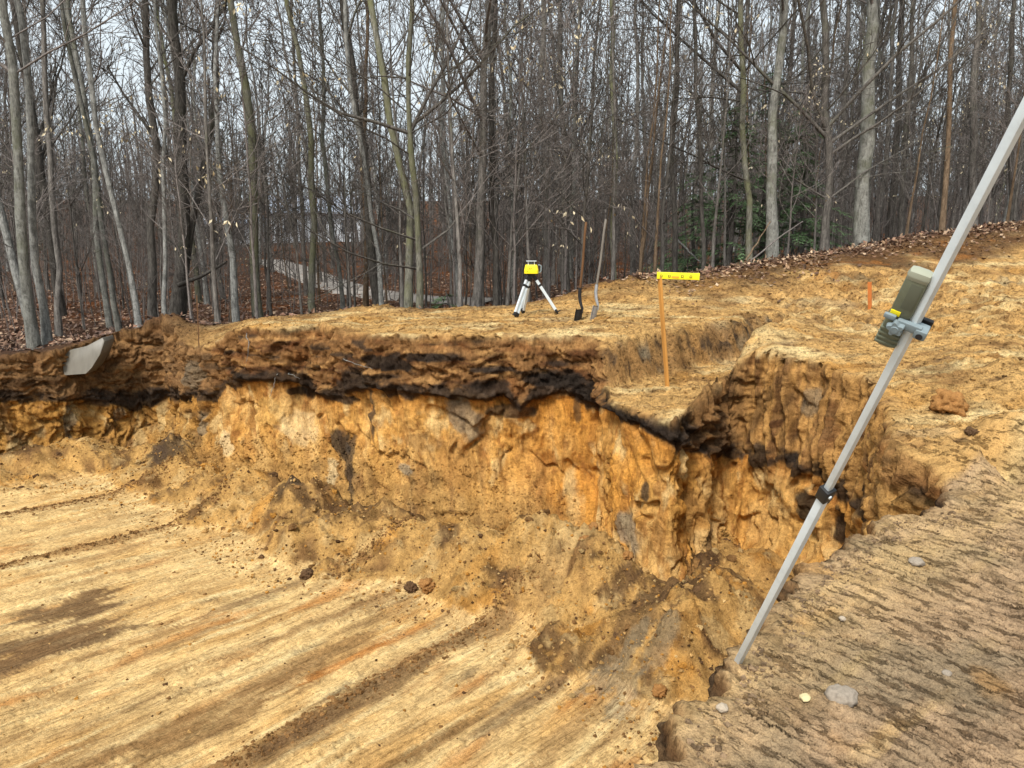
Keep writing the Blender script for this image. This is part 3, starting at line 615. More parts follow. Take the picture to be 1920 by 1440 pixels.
sand = mix(sand, L(168, 112, 54, .68), sstep(.0, .5, fbm(Sg*6, Z*1.2, seed=203))*.6)
sand = mix(sand, L(150, 96, 50, .68), sstep(.25, .6, fbm(Sg*8, Z*6, seed=204))*.6)
sand = mix(sand, L(176, 130, 68, .68), leftw*.7); sand = mix(sand, C_dk, leftw*sstep(.05, .5, fbm(Sg*3, Z*3, seed=208))*.7)
sand = mix(sand, L(232, 200, 140, .72), sstep(.2, .6, fbm(Sg*3, Z*2.2, seed=205))*.6)
talc = mix(np.broadcast_to(L(200, 155, 92, .68), Sg.shape+(3,)), L(150, 110, 66, .68), sstep(-.1, .5, fbm(Sg*2.2, Z*2.6, seed=206)))
talc = mix(talc, C_dk, sstep(.15, .6, fbm(Sg*4, Z*4, seed=207))*.7)
sand = mix(sand, talc, tl*.9)
c = sand+(fill-sand)*above[..., None]
# the old dark topsoil layer
hb = (.15+.16*fbm(ss*1.5, ss*0+.4, oct=4, seed=211))[:, None]+0*Z
notch = sstep(S0[22]-.1, S0[23], Sg)*sstep(S0[28], S0[26], Sg)
hb = np.clip(hb, .02, .36)*(main*1.15+.9*notch+.9*leftw+.7*chunk+.6*rightw*sstep(-.2, .3, fbm(Sg*2.2, Z*0, seed=214)))
bandn = .07*fbm(Sg*4, Z*7, seed=212, oct=5, gain=.65); low = .02+.16*np.clip(fbm(Sg*2.6, Z*.5, seed=215, oct=4), 0, 1)
c = mix(c, mix(np.broadcast_to(C_black, Sg.shape+(3,)), C_black*2.1, sstep(0, .6, fbm(Sg*8, Z*8, seed=213))), sstep(-.03, .02, Z-ZB+low+.4*bandn)*sstep(.06, -.03, Z-ZB-hb+bandn)*(.9-.55*notch*sstep(.0, .3, fbm(Sg*5, Z*5, seed=216, oct=4))))
def patch(px, py, rs, rz, col, k=.9, n=.7, lean=0.0):
    global c
    s_, z_ = wall_sz(px, py)
    ds = Sg-s_-lean*(Z-z_); q = (ds/rs)**2+((Z-z_)/rz)**2+n*fbm(Sg*5, Z*5, seed=220+int(px) % 40, oct=4)
    c = mix(c, col, sstep(1.25, .7, q)*k)
GR = L(158, 146, 124, .58); DKG = L(74, 64, 54, .68); CRM = L(228, 200, 150, .72)
for a in [(640, 832, .22, .17, C_black*1.3), (660, 880, .10, .35, DKG, .8, .7, .3), (610, 940, .22, .16, C_dk*.9), (570, 975, .25, .14, C_black*1.7, .8), (330, 862, .28, .12, C_black*1.8), (300, 880, .2, .08, C_dk), (700, 770, .035, .38, DKG, .8, .5),
          (870, 785, .22, .26, GR*.8, .75, .6, -.4), (640, 745, .35, .06, C_black*1.5), (560, 735, .2, .06, C_black*1.4), (730, 680, .42, .09, C_black, .95), (800, 668, .45, .05, C_black*1.3), (1050, 712, .5, .08, C_black, .95), (1110, 735, .22, .1, C_black, .95), (930, 690, .3, .04, C_black*1.6),
          (960, 770, .3, .08, DKG, .8, .6, -.6), (1085, 770, .05, .14, DKG, .7), (1185, 1000, .26, .22, GR*1.15, .75, .4), (1215, 922, .06, .1, DKG, .85), (760, 880, .12, .05, GR*1.05, .7), (430, 830, .12, .14, CRM, .7), (620, 880, .1, .12, CRM, .75), (560, 800, .3, .2, CRM, .5), (500, 770, .3, .2, L(214, 170, 100, .72), .5),
          (365, 700, .3, .22, GR*.7, .6, .7), (380, 790, .12, .2, GR*.8, .7), (130, 790, .08, .3, GR*.75, .7, .5), (220, 775, .1, .12, GR*.8, .6), (60, 715, .5, .07, C_dk*.7), (190, 745, .25, .14, C_black*2.2, .75), (290, 735, .2, .1, C_black*2, .7), (1190, 785, .28, .07, C_black, .95), (1240, 808, .25, .08, C_black*1.2, .95), (1160, 775, .15, .09, C_black, .9), (1300, 830, .15, .1, C_dk, .8),
          (1340, 800, .22, .22, C_dk, .75), (1340, 740, .15, .08, C_black*1.8, .7), (1320, 960, .5, .3, L(196, 150, 88, .72), .6, .5), (1330, 1000, .4, .12, L(222, 184, 124, .72), .7, .5), (1430, 980, .3, .25, L(222, 176, 108, .72), .6, .5), (1500, 1000, .25, .3, L(216, 170, 100, .72), .5, .5),
          (1500, 870, .16, .1, C_black*1.4, .9), (1520, 950, .1, .2, C_black*1.3, .9), (1570, 985, .08, .2, C_black*1.2, .9), (1635, 955, .12, .2, C_black*1.5, .85), (1450, 740, .05, .1, C_black*2, .7), (1520, 760, .12, .16, GR*.8, .6), (1330, 1070, .12, .3, C_dk, .8), (1300, 1150, .35, .3, C_dk, .7, 1.0), (760, 1000, .2, .2, C_brown, .6), (1180, 1080, .4, .2, C_sand, .6),
          (800, 830, .3, .1, C_brown*.9, .5), (860, 860, .25, .3, L(186, 136, 76, .68), .6), (1030, 860, .12, .1, L(178, 112, 48, .68), .6), (1000, 1010, .5, .15, L(190, 136, 72, .68), .6), (1050, 800, .08, .3, L(226, 162, 78, .72), .6), (1140, 860, .08, .3, L(230, 168, 84, .72), .6)]:
    patch(*a)
gc = ground_colour(X.ravel(), Y.ravel(), Z.ravel()).reshape(c.shape)
c = mix(c, gc, sstep(.03, -.01, Vg))
alc = sstep(S0[38]-.05, S0[39], Sg)*sstep(S0[44]+.1, S0[43], Sg)*sstep(.06, .14, Vg)
c = mix(c, mix(np.broadcast_to(L(196, 150, 88, .72), Sg.shape+(3,)), L(160, 116, 66, .68), sstep(0, .5, fbm(Sg*5, Z*5, seed=232))), alc*.85)
pe = mix(np.broadcast_to(L(120, 96, 70, .68), Sg.shape+(3,)), C_black*1.6, sstep(0, .5, fbm(Sg*5, Z*5, seed=231)))
c = mix(c, pe, padedge*sstep(.01, .05, Vg)*.8)
V = np.stack([X.ravel(), Y.ravel(), Z.ravel()], 1); F = grid_faces(X.shape)
WALL_V = V.reshape(X.shape+(3,)); WALL_C = c
wm = mesh_from('pit_wall', V, F, M['wall'], True, c.reshape(-1, 3)); wm.materials.append(M['talus'])
wm.polygons.foreach_set('material_index', (tl.ravel()[F].mean(1) > .5).astype(np.int32)); tag(link('pit_wall', wm), kind='structure')

# ------------------------------------------------------------------ wood: trunks, limbs and twigs
def tubes(polys, jitter=0.0):
    VV, FF, n0 = [], [], 0
    for P, R, k in polys:
        P = np.asarray(P); R = np.asarray(R); n = len(P)
        T = np.gradient(P, axis=0); T /= np.linalg.norm(T, axis=1)[:, None]+1e-9
        ref = np.array([1., 0, 0]) if abs(T[0, 0]) < .8 else np.array([0, 1., 0])
        A = np.cross(T, ref); A /= np.linalg.norm(A, axis=1)[:, None]+1e-9; B = np.cross(T, A)
        an = np.arange(k)*2*math.pi/k
        ring = P[:, None]+R[:, None, None]*(A[:, None]*np.cos(an)[None, :, None]+B[:, None]*np.sin(an)[None, :, None])
        VV.append(ring.reshape(-1, 3))
        i = np.arange((n-1)*k).reshape(n-1, k); j = np.roll(i, -1, 1)
        FF.append(np.stack([i, j, j+k, i+k], -1).reshape(-1, 4)+n0); n0 += n*k
    return np.concatenate(VV), np.concatenate(FF)
def unit(v): return v/(np.linalg.norm(v)+1e-9)
def perp(rg, d):
    v = rg.normal(size=3); v -= d*v.dot(d); return unit(v)
def branch(polys, rg, p, d, Lg, r, lev, cfg, tips=None):
    n = 5 if lev == 1 else (4 if lev == 2 else 3)
    pts = [p]; cur = d
    for i in range(n):
        cur = unit(cur+rg.normal(size=3)*cfg['wob']+np.array([0, 0, cfg['up'][lev-1]])); pts.append(pts[-1]+cur*Lg/n)
    pts = np.array(pts); rr = r*np.linspace(1, .32, n+1); rr = np.maximum(rr, cfg['rmin'])
    polys.append((pts, rr, 5 if r > .03 else 3))
    if tips is not None and lev >= 2: tips.append((pts[-1], cur)); tips.append((pts[n//2], cur))
    if lev < cfg['lev']:
        for i in range(cfg['n'][lev]):
            t = rg.uniform(.2, .97); f = t*n; a = int(min(f, n-1)); q = pts[a]+(pts[a+1]-pts[a])*(f-a); dd = unit(pts[a+1]-pts[a])
            nd = unit(dd*math.cos(cfg['ang'])+perp(rg, dd)*math.sin(cfg['ang'])*rg.uniform(.7, 1.1))
            branch(polys, rg, q, nd, Lg*rg.uniform(.35, .62)*(1.05-.4*t), max(r*(1-.68*t)*.55, cfg['rmin']), lev+1, cfg, tips)
def trunk_poly(pts, r0, rtop, k=9, flare=1.35, rg=rng):
    pts = np.asarray(pts, float); s = np.concatenate([[0], np.cumsum(np.linalg.norm(np.diff(pts, axis=0), axis=1))])
    m = max(10, int(s[-1]/.7)); t = np.linspace(0, s[-1], m)
    P = np.stack([np.interp(t, s, pts[:, i]) for i in range(3)], 1)
    P = (P+np.roll(P, 1, 0)+np.roll(P, -1, 0))/3 if False else P
    wv = np.zeros((m, 3)); ph = rg.uniform(0, 6.28, 4); hh_ = t
    wv[:, 0] = .05*np.sin(hh_*1.1+ph[0])+.025*np.sin(hh_*2.7+ph[1]); wv[:, 1] = .05*np.sin(hh_*1.2+ph[2])+.025*np.sin(hh_*2.4+ph[3]); wv *= min(1.0, r0/.06)*np.minimum(t/1.5, 1)[:, None]
    P = P+wv; P[1:-1] += rg.normal(size=(m-2, 3))*np.array([.012, .012, 0])
    R = r0+(rtop-r0)*(t/s[-1])**.85; R = R*(1+.05*rg.normal(size=m)); R[0] *= flare; R[1] *= 1+(flare-1)*.25
    return P, R, k
CFG = dict(lev=3, n=(24, 6, 4), ang=.78, wob=.13, up=(.10, .05, .03), rmin=.005)
def crown_polys(rg, P, R, hb, cfg, l0=3.2, spread=.95, tips=None, nb=None):
    polys = []
    hs = P[:, 2]-P[0, 2]; H = hs[-1]
    for i in range(nb or cfg['n'][0]):
        h = hb+(H-hb)*rg.random()**.85
        j = min(np.searchsorted(hs, h), len(P)-1); j = max(j, 1)
        f = (h-hs[j-1])/(hs[j]-hs[j-1]+1e-9); p = P[j-1]+(P[j]-P[j-1])*f; dd = unit(P[j]-P[j-1])
        az = rg.uniform(0, 6.283); an = spread*rg.uniform(.6, 1.15)
        d = unit(dd*math.cos(an)+np.array([math.cos(az), math.sin(az), 0])*math.sin(an))
        fr = (h-hb)/(H-hb); Lg = l0*rg.uniform(.55, 1.15)*(1-.6*fr)
        branch(polys, rg, p, d, Lg, max(R[j]*rg.uniform(.25, .5), .010), 1, cfg, tips)
    return polys
def leaf_mesh(name, pts, rg, size, mat, hang=True, k=1.0):
    n = len(pts); pts = np.asarray(pts)
    d = rg.normal(size=(n, 3)); d[:, 2] = -np.abs(d[:, 2])*1.4-.3 if hang else d[:, 2]*.3
    d /= np.linalg.norm(d, axis=1)[:, None]; u = np.cross(d, rg.normal(size=(n, 3))); u /= np.linalg.norm(u, axis=1)[:, None]
    nn = np.cross(d, u)
    Ls = size*rg.uniform(.6, 1.2, n)[:, None]; W = Ls*.42
    a, b, c_, e = pts, pts+d*Ls*.5+u*W*.5+nn*Ls*.1, pts+d*Ls, pts+d*Ls*.5-u*W*.5+nn*Ls*.1
    V = np.stack([a, b, c_, e], 1).reshape(-1, 3); F = np.arange(4*n).reshape(n, 4)
    F = np.concatenate([F[:, [0, 1, 2]], F[:, [0, 2, 3]]])
    return V, F
m, N, K, b = new_mat('dry_leaf', .8, .2)
at_ = N.new('ShaderNodeAttribute'); at_.attribute_name = 'Col'; K.new(at_.outputs['Color'], b.inputs['Base Color']); M['leaf'] = m
m.use_backface_culling = False

TREES = 'bare trees of the wood behind the pit'
def make_tree(name, label, pts, r0, rtop, mat, hb, cfg=CFG, l0=3.2, spread=.95, seed=0, nb=None, limbs=(), leaves=0, lc=(.55, .45, .28)):
    rg = np.random.default_rng(seed)
    pts = np.asarray(pts, float); base = pts[0].copy()
    root = empty(name, base); pts = pts-base
    P, R, k = trunk_poly(pts, r0, rtop, rg=rg)
    V, F = tubes([(P, R, k)]); link('trunk', mesh_from('trunk', V, F, M[mat]), root)
    tips = []
    polys = crown_polys(rg, P, R, hb, cfg, l0, spread, tips, nb)
    for (h, az, an, Lg, r) in limbs:                   # particular low limbs
        hs = P[:, 2]; j = max(1, min(np.searchsorted(hs, h), len(P)-1)); p = P[j-1]+(P[j]-P[j-1])*((h-hs[j-1])/(hs[j]-hs[j-1]))
        d = np.array([math.cos(az)*math.sin(an), math.sin(az)*math.sin(an), math.cos(an)])
        branch(polys, rg, p, d, Lg, r*.72, 1, cfg, tips)
    V, F = tubes(polys); link('crown', mesh_from('crown', V, F, M['twig'] if mat not in ('mossy', 'dark') else M['dark']), root)
    if leaves:
        tp = np.array([t[0] for t in tips]); tp = tp[tp[:, 2] < 7]
        if len(tp):
            # a few clusters, not an even sprinkle
            cc = tp[rg.integers(0, len(tp), max(2, leaves//9))]; q = cc[rg.integers(0, len(cc), leaves)]+rg.normal(size=(leaves, 3))*.13
            V, F = leaf_mesh('leaves', q, rg, .085, None)
            col = np.repeat(np.array(lc)*rg.uniform(.6, 1.25, (leaves, 1)), 4, 0)
            link('leaves', mesh_from('leaves', V, F, M['leaf'], False, col), root)
    return tag(root, label, 'tree', TREES)

# trees one can pick out: pixels of points up the trunk, distance, width, bark
def traced(px_list, d, wpx, mat, label, hb=4.0, H=16, name='bare_tree', seed=0, **kw):
    pts = [aty(px, py, d+.0) for px, py in px_list]
    b0 = pts[0]; gz = G1(b0[0], b0[1]) if d < 18 else float(Gbase(np.array([b0[0]]), np.array([b0[1]]))[0])
    dirn = (pts[1]-pts[0]) if len(pts) > 1 else np.array([0, 0, 1.])
    base = b0+dirn*((gz-.12-b0[2])/dirn[2]) if abs(dirn[2]) > .2 else np.array([b0[0], b0[1], gz-.12])
    base[2] = gz-.12
    P = [base]+[p for p in pts if p[2] > base[2]+.3]
    v = unit(P[-1]-P[-2]); v = unit(v+np.array([0, 0, .6])); top_h = base[2]+H
    if P[-1][2] < top_h: 
        Lr = top_h-P[-1][2]; P.append(P[-1]+v*Lr*.5+rng.normal(size=3)*[.15, .15, 0]); P.append(P[-1]+unit(v+np.array([0, 0, .5]))*Lr*.5)
    r0 = wpx/FPX*d/2*.8
    return make_tree(name, label, P, r0, max(.02, r0*.22), mat, hb, seed=seed, **kw)
CS = dict(CFG, n=(30, 7, 4), ang=.7, rmin=.0055)
T = [
 ([(66, 650), (29, 292), (10, 0)], 12.2, 25, 'beech', 'thick grey-green trunk rooted at the pit rim left of its paler twin'),
 ([(90, 650), (68, 389), (44, 146), (28, 0)], 12.5, 20, 'pale', 'blotchy pale grey trunk at the pit rim beside the grey slab'),
 ([(107, 559), (95, 340), (83, 49)], 15.5, 15, 'mid', 'grey trunk in the leaf litter right behind the paired rim trunks'),
 ([(42, 555), (5, 420), (-25, 250)], 15, 20, 'pale', 'pale trunk leaning strongly outward behind the paired rim trunks'),
 ([(199, 548), (165, 270), (140, 60)], 17, 14, 'beech', 'smooth grey trunk with bent foot in the leaf litter'),
 ([(216, 569), (168, 292), (121, 0)], 15.8, 13, 'beech', 'slim grey trunk leaning over the leaf litter beyond the spoil mound'),
 ([(258, 612), (219, 403), (185, 243), (150, 0)], 13.2, 14, 'pale', 'pale leaning trunk at the foot of the spoil mound'),
 ([(290, 580), (284, 389), (277, 0)], 14.5, 20, 'dark', 'straight dark trunk behind the spoil mound'),
 ([(311, 598), (304, 413), (306, 180)], 13.6, 12, 'pale', 'thin whitish trunk just behind the spoil mound'),
 ([(334, 560), (352, 400), (340, 243), (316, 0)], 15.5, 32, 'dark', 'broad dark many-stemmed tree behind the spoil mound'),
 ([(348, 540), (372, 330), (403, 190), (413, 0)], 15.8, 19, 'dark', 'dark second stem rising from the many-stemmed tree'),
 ([(442, 593), (432, 480), (425, 399), (405, 200)], 13.8, 17, 'pale', 'pale grey snag leaning beside the lath at the rim'),
 ([(486, 588), (471, 316), (447, 73), (437, 0)], 14.2, 22, 'mossy', 'tall mossy trunk on the rim above the dark corner of the cut'),
 ([(591, 583), (583, 340), (566, 121), (544, 0)], 14.5, 16, 'mossy', 'slender grey-green trunk that bends towards the pale snag'),
 ([(716, 578), (695, 400), (672, 250)], 14.3, 12, 'pale', 'white thin trunk crossing the big dark trunk by the drive'),
 ([(706, 575), (682, 311), (664, 133), (647, 22)], 15.2, 23, 'dark', 'big dark trunk crossed by a white thin one'),
 ([(785, 582), (779, 400), (770, 290), (773, 0)], 13.6, 15, 'mossy', 'lichen-yellow trunk with long low limbs near the rim'),
 ([(764, 582), (766, 400), (742, 285), (727, 155), (695, 0)], 14.1, 19, 'mossy', 'mossy trunk bending behind the lichen-yellow one'),
 ([(891, 578), (902, 311), (916, 133), (920, 0)], 14.2, 23, 'mid', 'stout grey trunk behind the laser tripod with a steep fork'),
 ([(929, 573), (927, 311), (922, 44), (921, 0)], 14.6, 15, 'dark', 'dark straight trunk with a stripped foot next to the stout grey one'),
 ([(1024, 555), (1018, 267), (1020, 0)], 16.5, 19, 'mid', 'straight grey trunk rising behind the yellow laser level'),
 ([(1153, 530), (1149, 342), (1147, 85)], 15.5, 12, 'mossy', 'slim olive trunk behind the two shovels'),
 ([(1267, 513), (1264, 342), (1268, 100)], 17, 13, 'dark', 'slim dark trunk behind the yellow spirit level'),
 ([(1318, 513), (1316, 299), (1300, 60)], 15.5, 10, 'dark', 'thin dark trunk at the wood edge beside the hemlocks'),
 ([(1405, 480), (1401, 299), (1393, 128), (1385, 0)], 16, 15, 'mossy', 'olive trunk in front of the hemlock with long drooping limbs'),
 ([(1448, 487), (1450, 299), (1463, 43), (1468, 0)], 15.8, 25, 'beech', 'thick grey trunk standing between the hemlocks'),
 ([(1546, 465), (1553, 256), (1551, 85), (1540, 0)], 16, 18, 'dark', 'dark spreading tree with pale leaf clusters at the wood edge'),
 ([(1615, 455), (1619, 299), (1630, 128), (1632, 0)], 16.5, 32, 'beech', 'biggest pale grey trunk on the bank right of the spreading tree'),
 ([(1766, 425), (1779, 213), (1792, 0)], 17, 12, 'brown', 'reddish-brown trunk on the leafy bank'),
 ([(1826, 410), (1826, 200), (1836, 0)], 18, 17, 'mid', 'grey trunk on the bank behind the aluminium rod'),
 ([(1895, 410), (1890, 200), (1905, 0)], 17.5, 12, 'dark', 'dark trunk on the bank at the far end of the leafy crest'),
 ([(1690, 440), (1700, 250), (1712, 0)], 19, 13, 'dark', 'dark trunk between the biggest grey trunk and the reddish one'),
 ([(640, 560), (610, 300), (600, 60)], 19, 11, 'beech', 'thin leaning grey trunk beyond the gravel drive'),
 ([(855, 560), (835, 330), (828, 60)], 18.5, 12, 'pale', 'thin light trunk left of the stout grey tree behind the tripod'),
]
for i, (pl, d, wp, mat, lab) in enumerate(T):
    kw = dict(seed=300+i, hb=4.5, H=15+3*((i*7) % 5)/4)
    if i in (16,): kw.update(hb=1.2, nb=30, l0=3.0, spread=1.35, cfg=CS, leaves=120, limbs=[(1.0, 3.3, 1.45, 3.2, .035), (1.5, 3.1, 1.35, 3.4, .035), (1.3, .3, 1.0, 3.5, .04), (3.3, 3.3, 1.5, 3.0, .05), (3.4, .2, 1.1, 3.0, .05), (3.3, .4, .6, 3.5, .05)])
    elif i == 24: kw.update(hb=2.0, nb=24, l0=3.4, spread=1.2, cfg=CS, leaves=40, limbs=[(1.9, 3.2, 1.2, 3.2, .04), (3.6, 3.1, 1.0, 4.0, .05), (4.0, 3.3, .9, 4.0, .05), (3.4, .1, 1.2, 3, .04)])
    elif i == 26: kw.update(hb=1.2, nb=34, l0=3.6, spread=1.15, cfg=CS, leaves=150, lc=(.62, .56, .42), limbs=[(2.4, 3.2, .9, 4.6, .06), (2.5, 3.0, .7, 4.5, .06), (2.6, .1, .8, 4.5, .06), (2.3, .2, 1.0, 4.2, .05), (1.2, 3.1, 1.1, 2.5, .035), (1.2, .2, 1.1, 2.5, .035)])
    elif i == 9: kw.update(hb=2.5, nb=30, spread=.6, cfg=CS, l0=4.0)
    elif i in (11, 8): kw.update(H=7, nb=8, leaves=60, hb=1.5, l0=1.5)
    elif i in (0, 17, 18): kw.update(hb=3.0, nb=28, cfg=CS)
    traced(pl, d, wp, mat, lab, **kw)

# trees further in: eight kinds copied with their trunks and crowns
def copy_tree(o, loc, rz, sc, lab=None, grp=None):
    c_ = o.copy(); COL.objects.link(c_); c_.location = loc; c_.rotation_euler = (0, 0, rz); c_.scale = sc
    for ch in o.children:
        k = ch.copy(); COL.objects.link(k); k.parent = c_
    return c_
CB = dict(CFG, n=(24, 6, 3), rmin=.010, ang=.72)
protos = []
for v in range(9):
    rg = np.random.default_rng(500+v); H = rg.uniform(13, 18); lx, ly = rg.normal(size=2)*.6
    pts = [np.array([0, 0, -.15]), np.array([lx*.3, ly*.3, H*.35]), np.array([lx, ly, H*.7]), np.array([lx*1.2, ly*1.2, H])]
    mat = ['mid', 'dark', 'beech', 'mid', 'mossy', 'dark', 'mid', 'pale', 'brown'][v]
    lab = 'slim bare %s tree deep in the wood, branching high' % ['grey-brown', 'dark', 'smooth grey', 'grey-brown', 'mossy', 'dark', 'grey-brown', 'pale', 'brown'][v]
    t = make_tree('slim_tree', lab, pts, rg.uniform(.065, .12), .018, mat, 2.6 if v % 2 else 4.0, CB, 3.4, .75, 500+v)
    t['group'] = 'slim bare %s trees deep in the wood' % ['grey-brown', 'dark', 'smooth grey', 'grey-brown', 'mossy', 'dark', 'grey-brown', 'pale', 'brown'][v]
    protos.append(t)
def zone(px, d):
    deep = 'far back' if d > 42 else ('deeper in' if d > 28 else 'close')
    z_ = [(60, 'behind the paired rim trunks'), (230, 'behind the leafy hollow'), (400, 'behind the spoil mound'), (520, 'behind the tall mossy trunk'), (690, 'around the gravel drive'), (860, 'behind the lichen-yellow trunk'), (990, 'behind the stout grey tree'), (1130, 'behind the laser level and shovels'), (1290, 'behind the yellow spirit level'), (1440, 'behind the olive trunk and hemlocks'), (1590, 'behind the dark spreading tree'), (1740, 'behind the biggest grey trunk'), (9999, 'behind the leafy bank')]
    return next(b for a, b in z_ if px < a)+', '+deep
def relabel(o, what, px, d, noun):
    o['label'] = '%s %s %s' % (what, noun, zone(px, d)); o['group'] = '%ss: %s %s' % (noun, what, zone(px, d))
KIND = ['grey-brown', 'dark', 'smooth grey', 'grey-brown', 'mossy', 'dark', 'grey-brown', 'pale', 'brown']
house_lane = lambda px, d: (520 < px < 660 and d > 26)
cnt = 0; used = [False]*9; pos = []
rg = np.random.default_rng(77)
while cnt < 190:
    px = rg.uniform(-140, 2060); d = 17.5+rg.random()**.75*48
    if d < 30 and 480 < px < 900 and rg.random() < .55: continue
    p = aty(px, 430, d); x_, y_ = p[0], p[1]
    if any((x_-a)**2+(y_-b)**2 < .5 for a, b in pos): continue
    if 420 < px < 660 and d > 30 and rg.random() < .6: continue
    pos.append((x_, y_)); z_ = float(Gbase(np.array([x_]), np.array([y_]))[0])
    v = int(rg.integers(0, 9)); s_ = rg.uniform(.75, 1.2)
    loc, rz, sc = (x_, y_, z_), rg.uniform(0, 6.28), (s_*rg.uniform(.7, 1.15),)*2+(s_,)
    if not used[v]:
        o = protos[v]; o.location, o.rotation_euler, o.scale = loc, (0, 0, rz), sc; used[v] = True
    else: o = copy_tree(protos[v], loc, rz, sc)
    relabel(o, 'slim bare '+KIND[v], px, d, 'tree')
    cnt += 1

# coarse height lookup for the many stems
_qx = np.arange(-75, 76, 1.0); _qy = np.arange(10, 135, 1.0); _QX, _QY = np.meshgrid(_qx, _qy); _QZ = Gbase(_QX, _QY)
def GQ(x_, y_):
    i = int(np.clip(round(x_+75), 0, len(_qx)-1)); j = int(np.clip(round(y_-10), 0, len(_qy)-1)); return float(_QZ[j, i])
# understorey saplings
CSAP = dict(lev=3, n=(16, 5, 3), ang=.75, wob=.14, up=(.12, .06, .04), rmin=.0042)
saps = []
for v in range(7):
    rg = np.random.default_rng(600+v); H = rg.uniform(3.6, 7.5); lx, ly = rg.normal(size=2)*.35
    pts = [np.array([0, 0, -.1]), np.array([lx*.3, ly*.3, H*.4]), np.array([lx, ly, H])]
    lv = [0, 26, 0, 45, 0, 16, 0][v]
    word = ['bare', 'leaf-dotted', 'bare', 'pale-leaved', 'bare', 'leaf-dotted', 'bare'][v]; size = ['thin', 'thin', 'twiggy', 'thin', 'wiry', 'wiry', 'reddish'][v]
    t = make_tree('sapling', '%s %s sapling in the understorey of the wood' % (size, word), pts, rg.uniform(.02, .034), .006, ['dark', 'mid', 'dark', 'twig', 'dark', 'mid', 'brown'][v], .7, CSAP, 1.9, 1.05, 600+v, leaves=lv, lc=(.62, .53, .36))
    t['group'] = '%s %s understorey saplings' % (size, word); saps.append(t)
SK = ['thin bare', 'thin leaf-dotted', 'twiggy bare', 'thin pale-leaved', 'wiry bare', 'wiry leaf-dotted', 'reddish bare']
used = [False]*7; cnt = 0; rg = np.random.default_rng(88)
SPOT = [(345, 12.6), (395, 12.4), (470, 12.9), (1480, 15.8), (1530, 16.2), (1340, 15), (1090, 14), (860, 13.6), (950, 14.2), (1060, 15), (1200, 14.8), (240, 14), (560, 13.4), (650, 13.6), (1230, 14.5), (1700, 17), (1850, 17.5), (1900, 17)]
while cnt < 190:
    if cnt < len(SPOT): px, d = SPOT[cnt]; v = [3, 1, 3, 3, 5, 1, 0, 1, 5, 3, 6, 5, 2, 4, 6, 6, 3, 2][cnt]
    else:
        px = rg.uniform(-60, 1980); d = 14.2+rg.random()**1.2*20; v = int(rg.integers(0, 7))
        if px > 1300: d += 2.2
    p = aty(px, 430, d); x_, y_ = p[0], p[1]; z_ = float(Gbase(np.array([x_]), np.array([y_]))[0]); s_ = rg.uniform(.7, 1.3)
    loc, rz, sc = (x_, y_, z_), rg.uniform(0, 6.28), (s_,)*3
    if not used[v]:
        o = saps[v]; o.location, o.rotation_euler, o.scale = loc, (0, 0, rz), sc; used[v] = True
    else: o = copy_tree(saps[v], loc, rz, sc)
    relabel(o, SK[v], px, d, 'sapling')
    cnt += 1

# brush between the trunks: a mass of thin stems nobody could count
rg = np.random.default_rng(98); polys = []
for i in range(2100):
    d = 15.5+rg.random()**.8*40; px = rg.uniform(-200, 2120); d += 1.5*(px > 1250); p = aty(px, 430, d); x_, y_ = p[0], p[1]; z_ = GQ(x_, y_)
    if 470 < px < 900 and d < 33 and rg.random() < .6: continue
    H = rg.uniform(1.2, 5.5)+.04*d; ln = rg.normal(size=2)*.12*H; r0 = rg.uniform(.006, .012)+.00025*d
    P = np.array([[x_, y_, z_-.05], [x_+ln[0]*.4, y_+ln[1]*.4, z_+H*.5], [x_+ln[0], y_+ln[1], z_+H]]); polys.append((P, np.array([r0, r0*.75, r0*.4]), 3))
    for j in range(9):
        h = rg.uniform(.15, .97); q = P[0]+(P[1]-P[0])*h*2 if h < .5 else P[1]+(P[2]-P[1])*(h-.5)*2; az = rg.uniform(0, 6.28); Lg = rg.uniform(.4, 1.5)*(1.2-.6*h)
        dv = np.array([math.cos(az)*.8, math.sin(az)*.8, rg.uniform(.15, .8)]); polys.append((np.array([q, q+dv*Lg*.5, q+dv*Lg+np.array([0, 0, .08*Lg])]), np.array([r0*.5, r0*.4, r0*.25]), 3))
V, F = tubes(polys)
tag(link('brush', mesh_from('brush', V, F, M['twig'])), 'thicket of thin bare stems and twigs filling the wood', 'brush', kind='stuff')
# the far wood, one mass
rg = np.random.default_rng(99); polys = []
for i in range(420):
    d = rg.uniform(58, 125); px = rg.uniform(-250, 2170); p = aty(px, 430, d); x_, y_ = p[0], p[1]
    z_ = GQ(x_, y_)+float(sstep(60, 160, np.array(y_))); H = rg.uniform(8, 15); r0 = rg.uniform(.08, .17)
    P = np.array([[x_, y_, z_-.2], [x_+rg.normal()*.3, y_, z_+H*.5], [x_+rg.normal()*.8, y_, z_+H]]); polys.append((P, np.array([r0, r0*.7, .03]), 4))
    for j in range(26):
        h = rg.uniform(.2, .97); q = P[0]+(P[2]-P[0])*h; az = rg.uniform(0, 6.28); Lg = rg.uniform(1, 3.6)*(1.15-.6*h)
        dv = np.array([math.cos(az)*.7, math.sin(az)*.7, rg.uniform(.4, 1.0)]); polys.append((np.array([q, q+dv*Lg*.5, q+dv*Lg+np.array([0, 0, .2])]), np.array([.035, .025, .014]), 3))
V, F = tubes(polys)
tag(link('far_wood', mesh_from('far_wood', V, F, M['twig'])), 'grey-brown haze of bare trunks and twigs far back in the wood', 'woodland', kind='stuff')

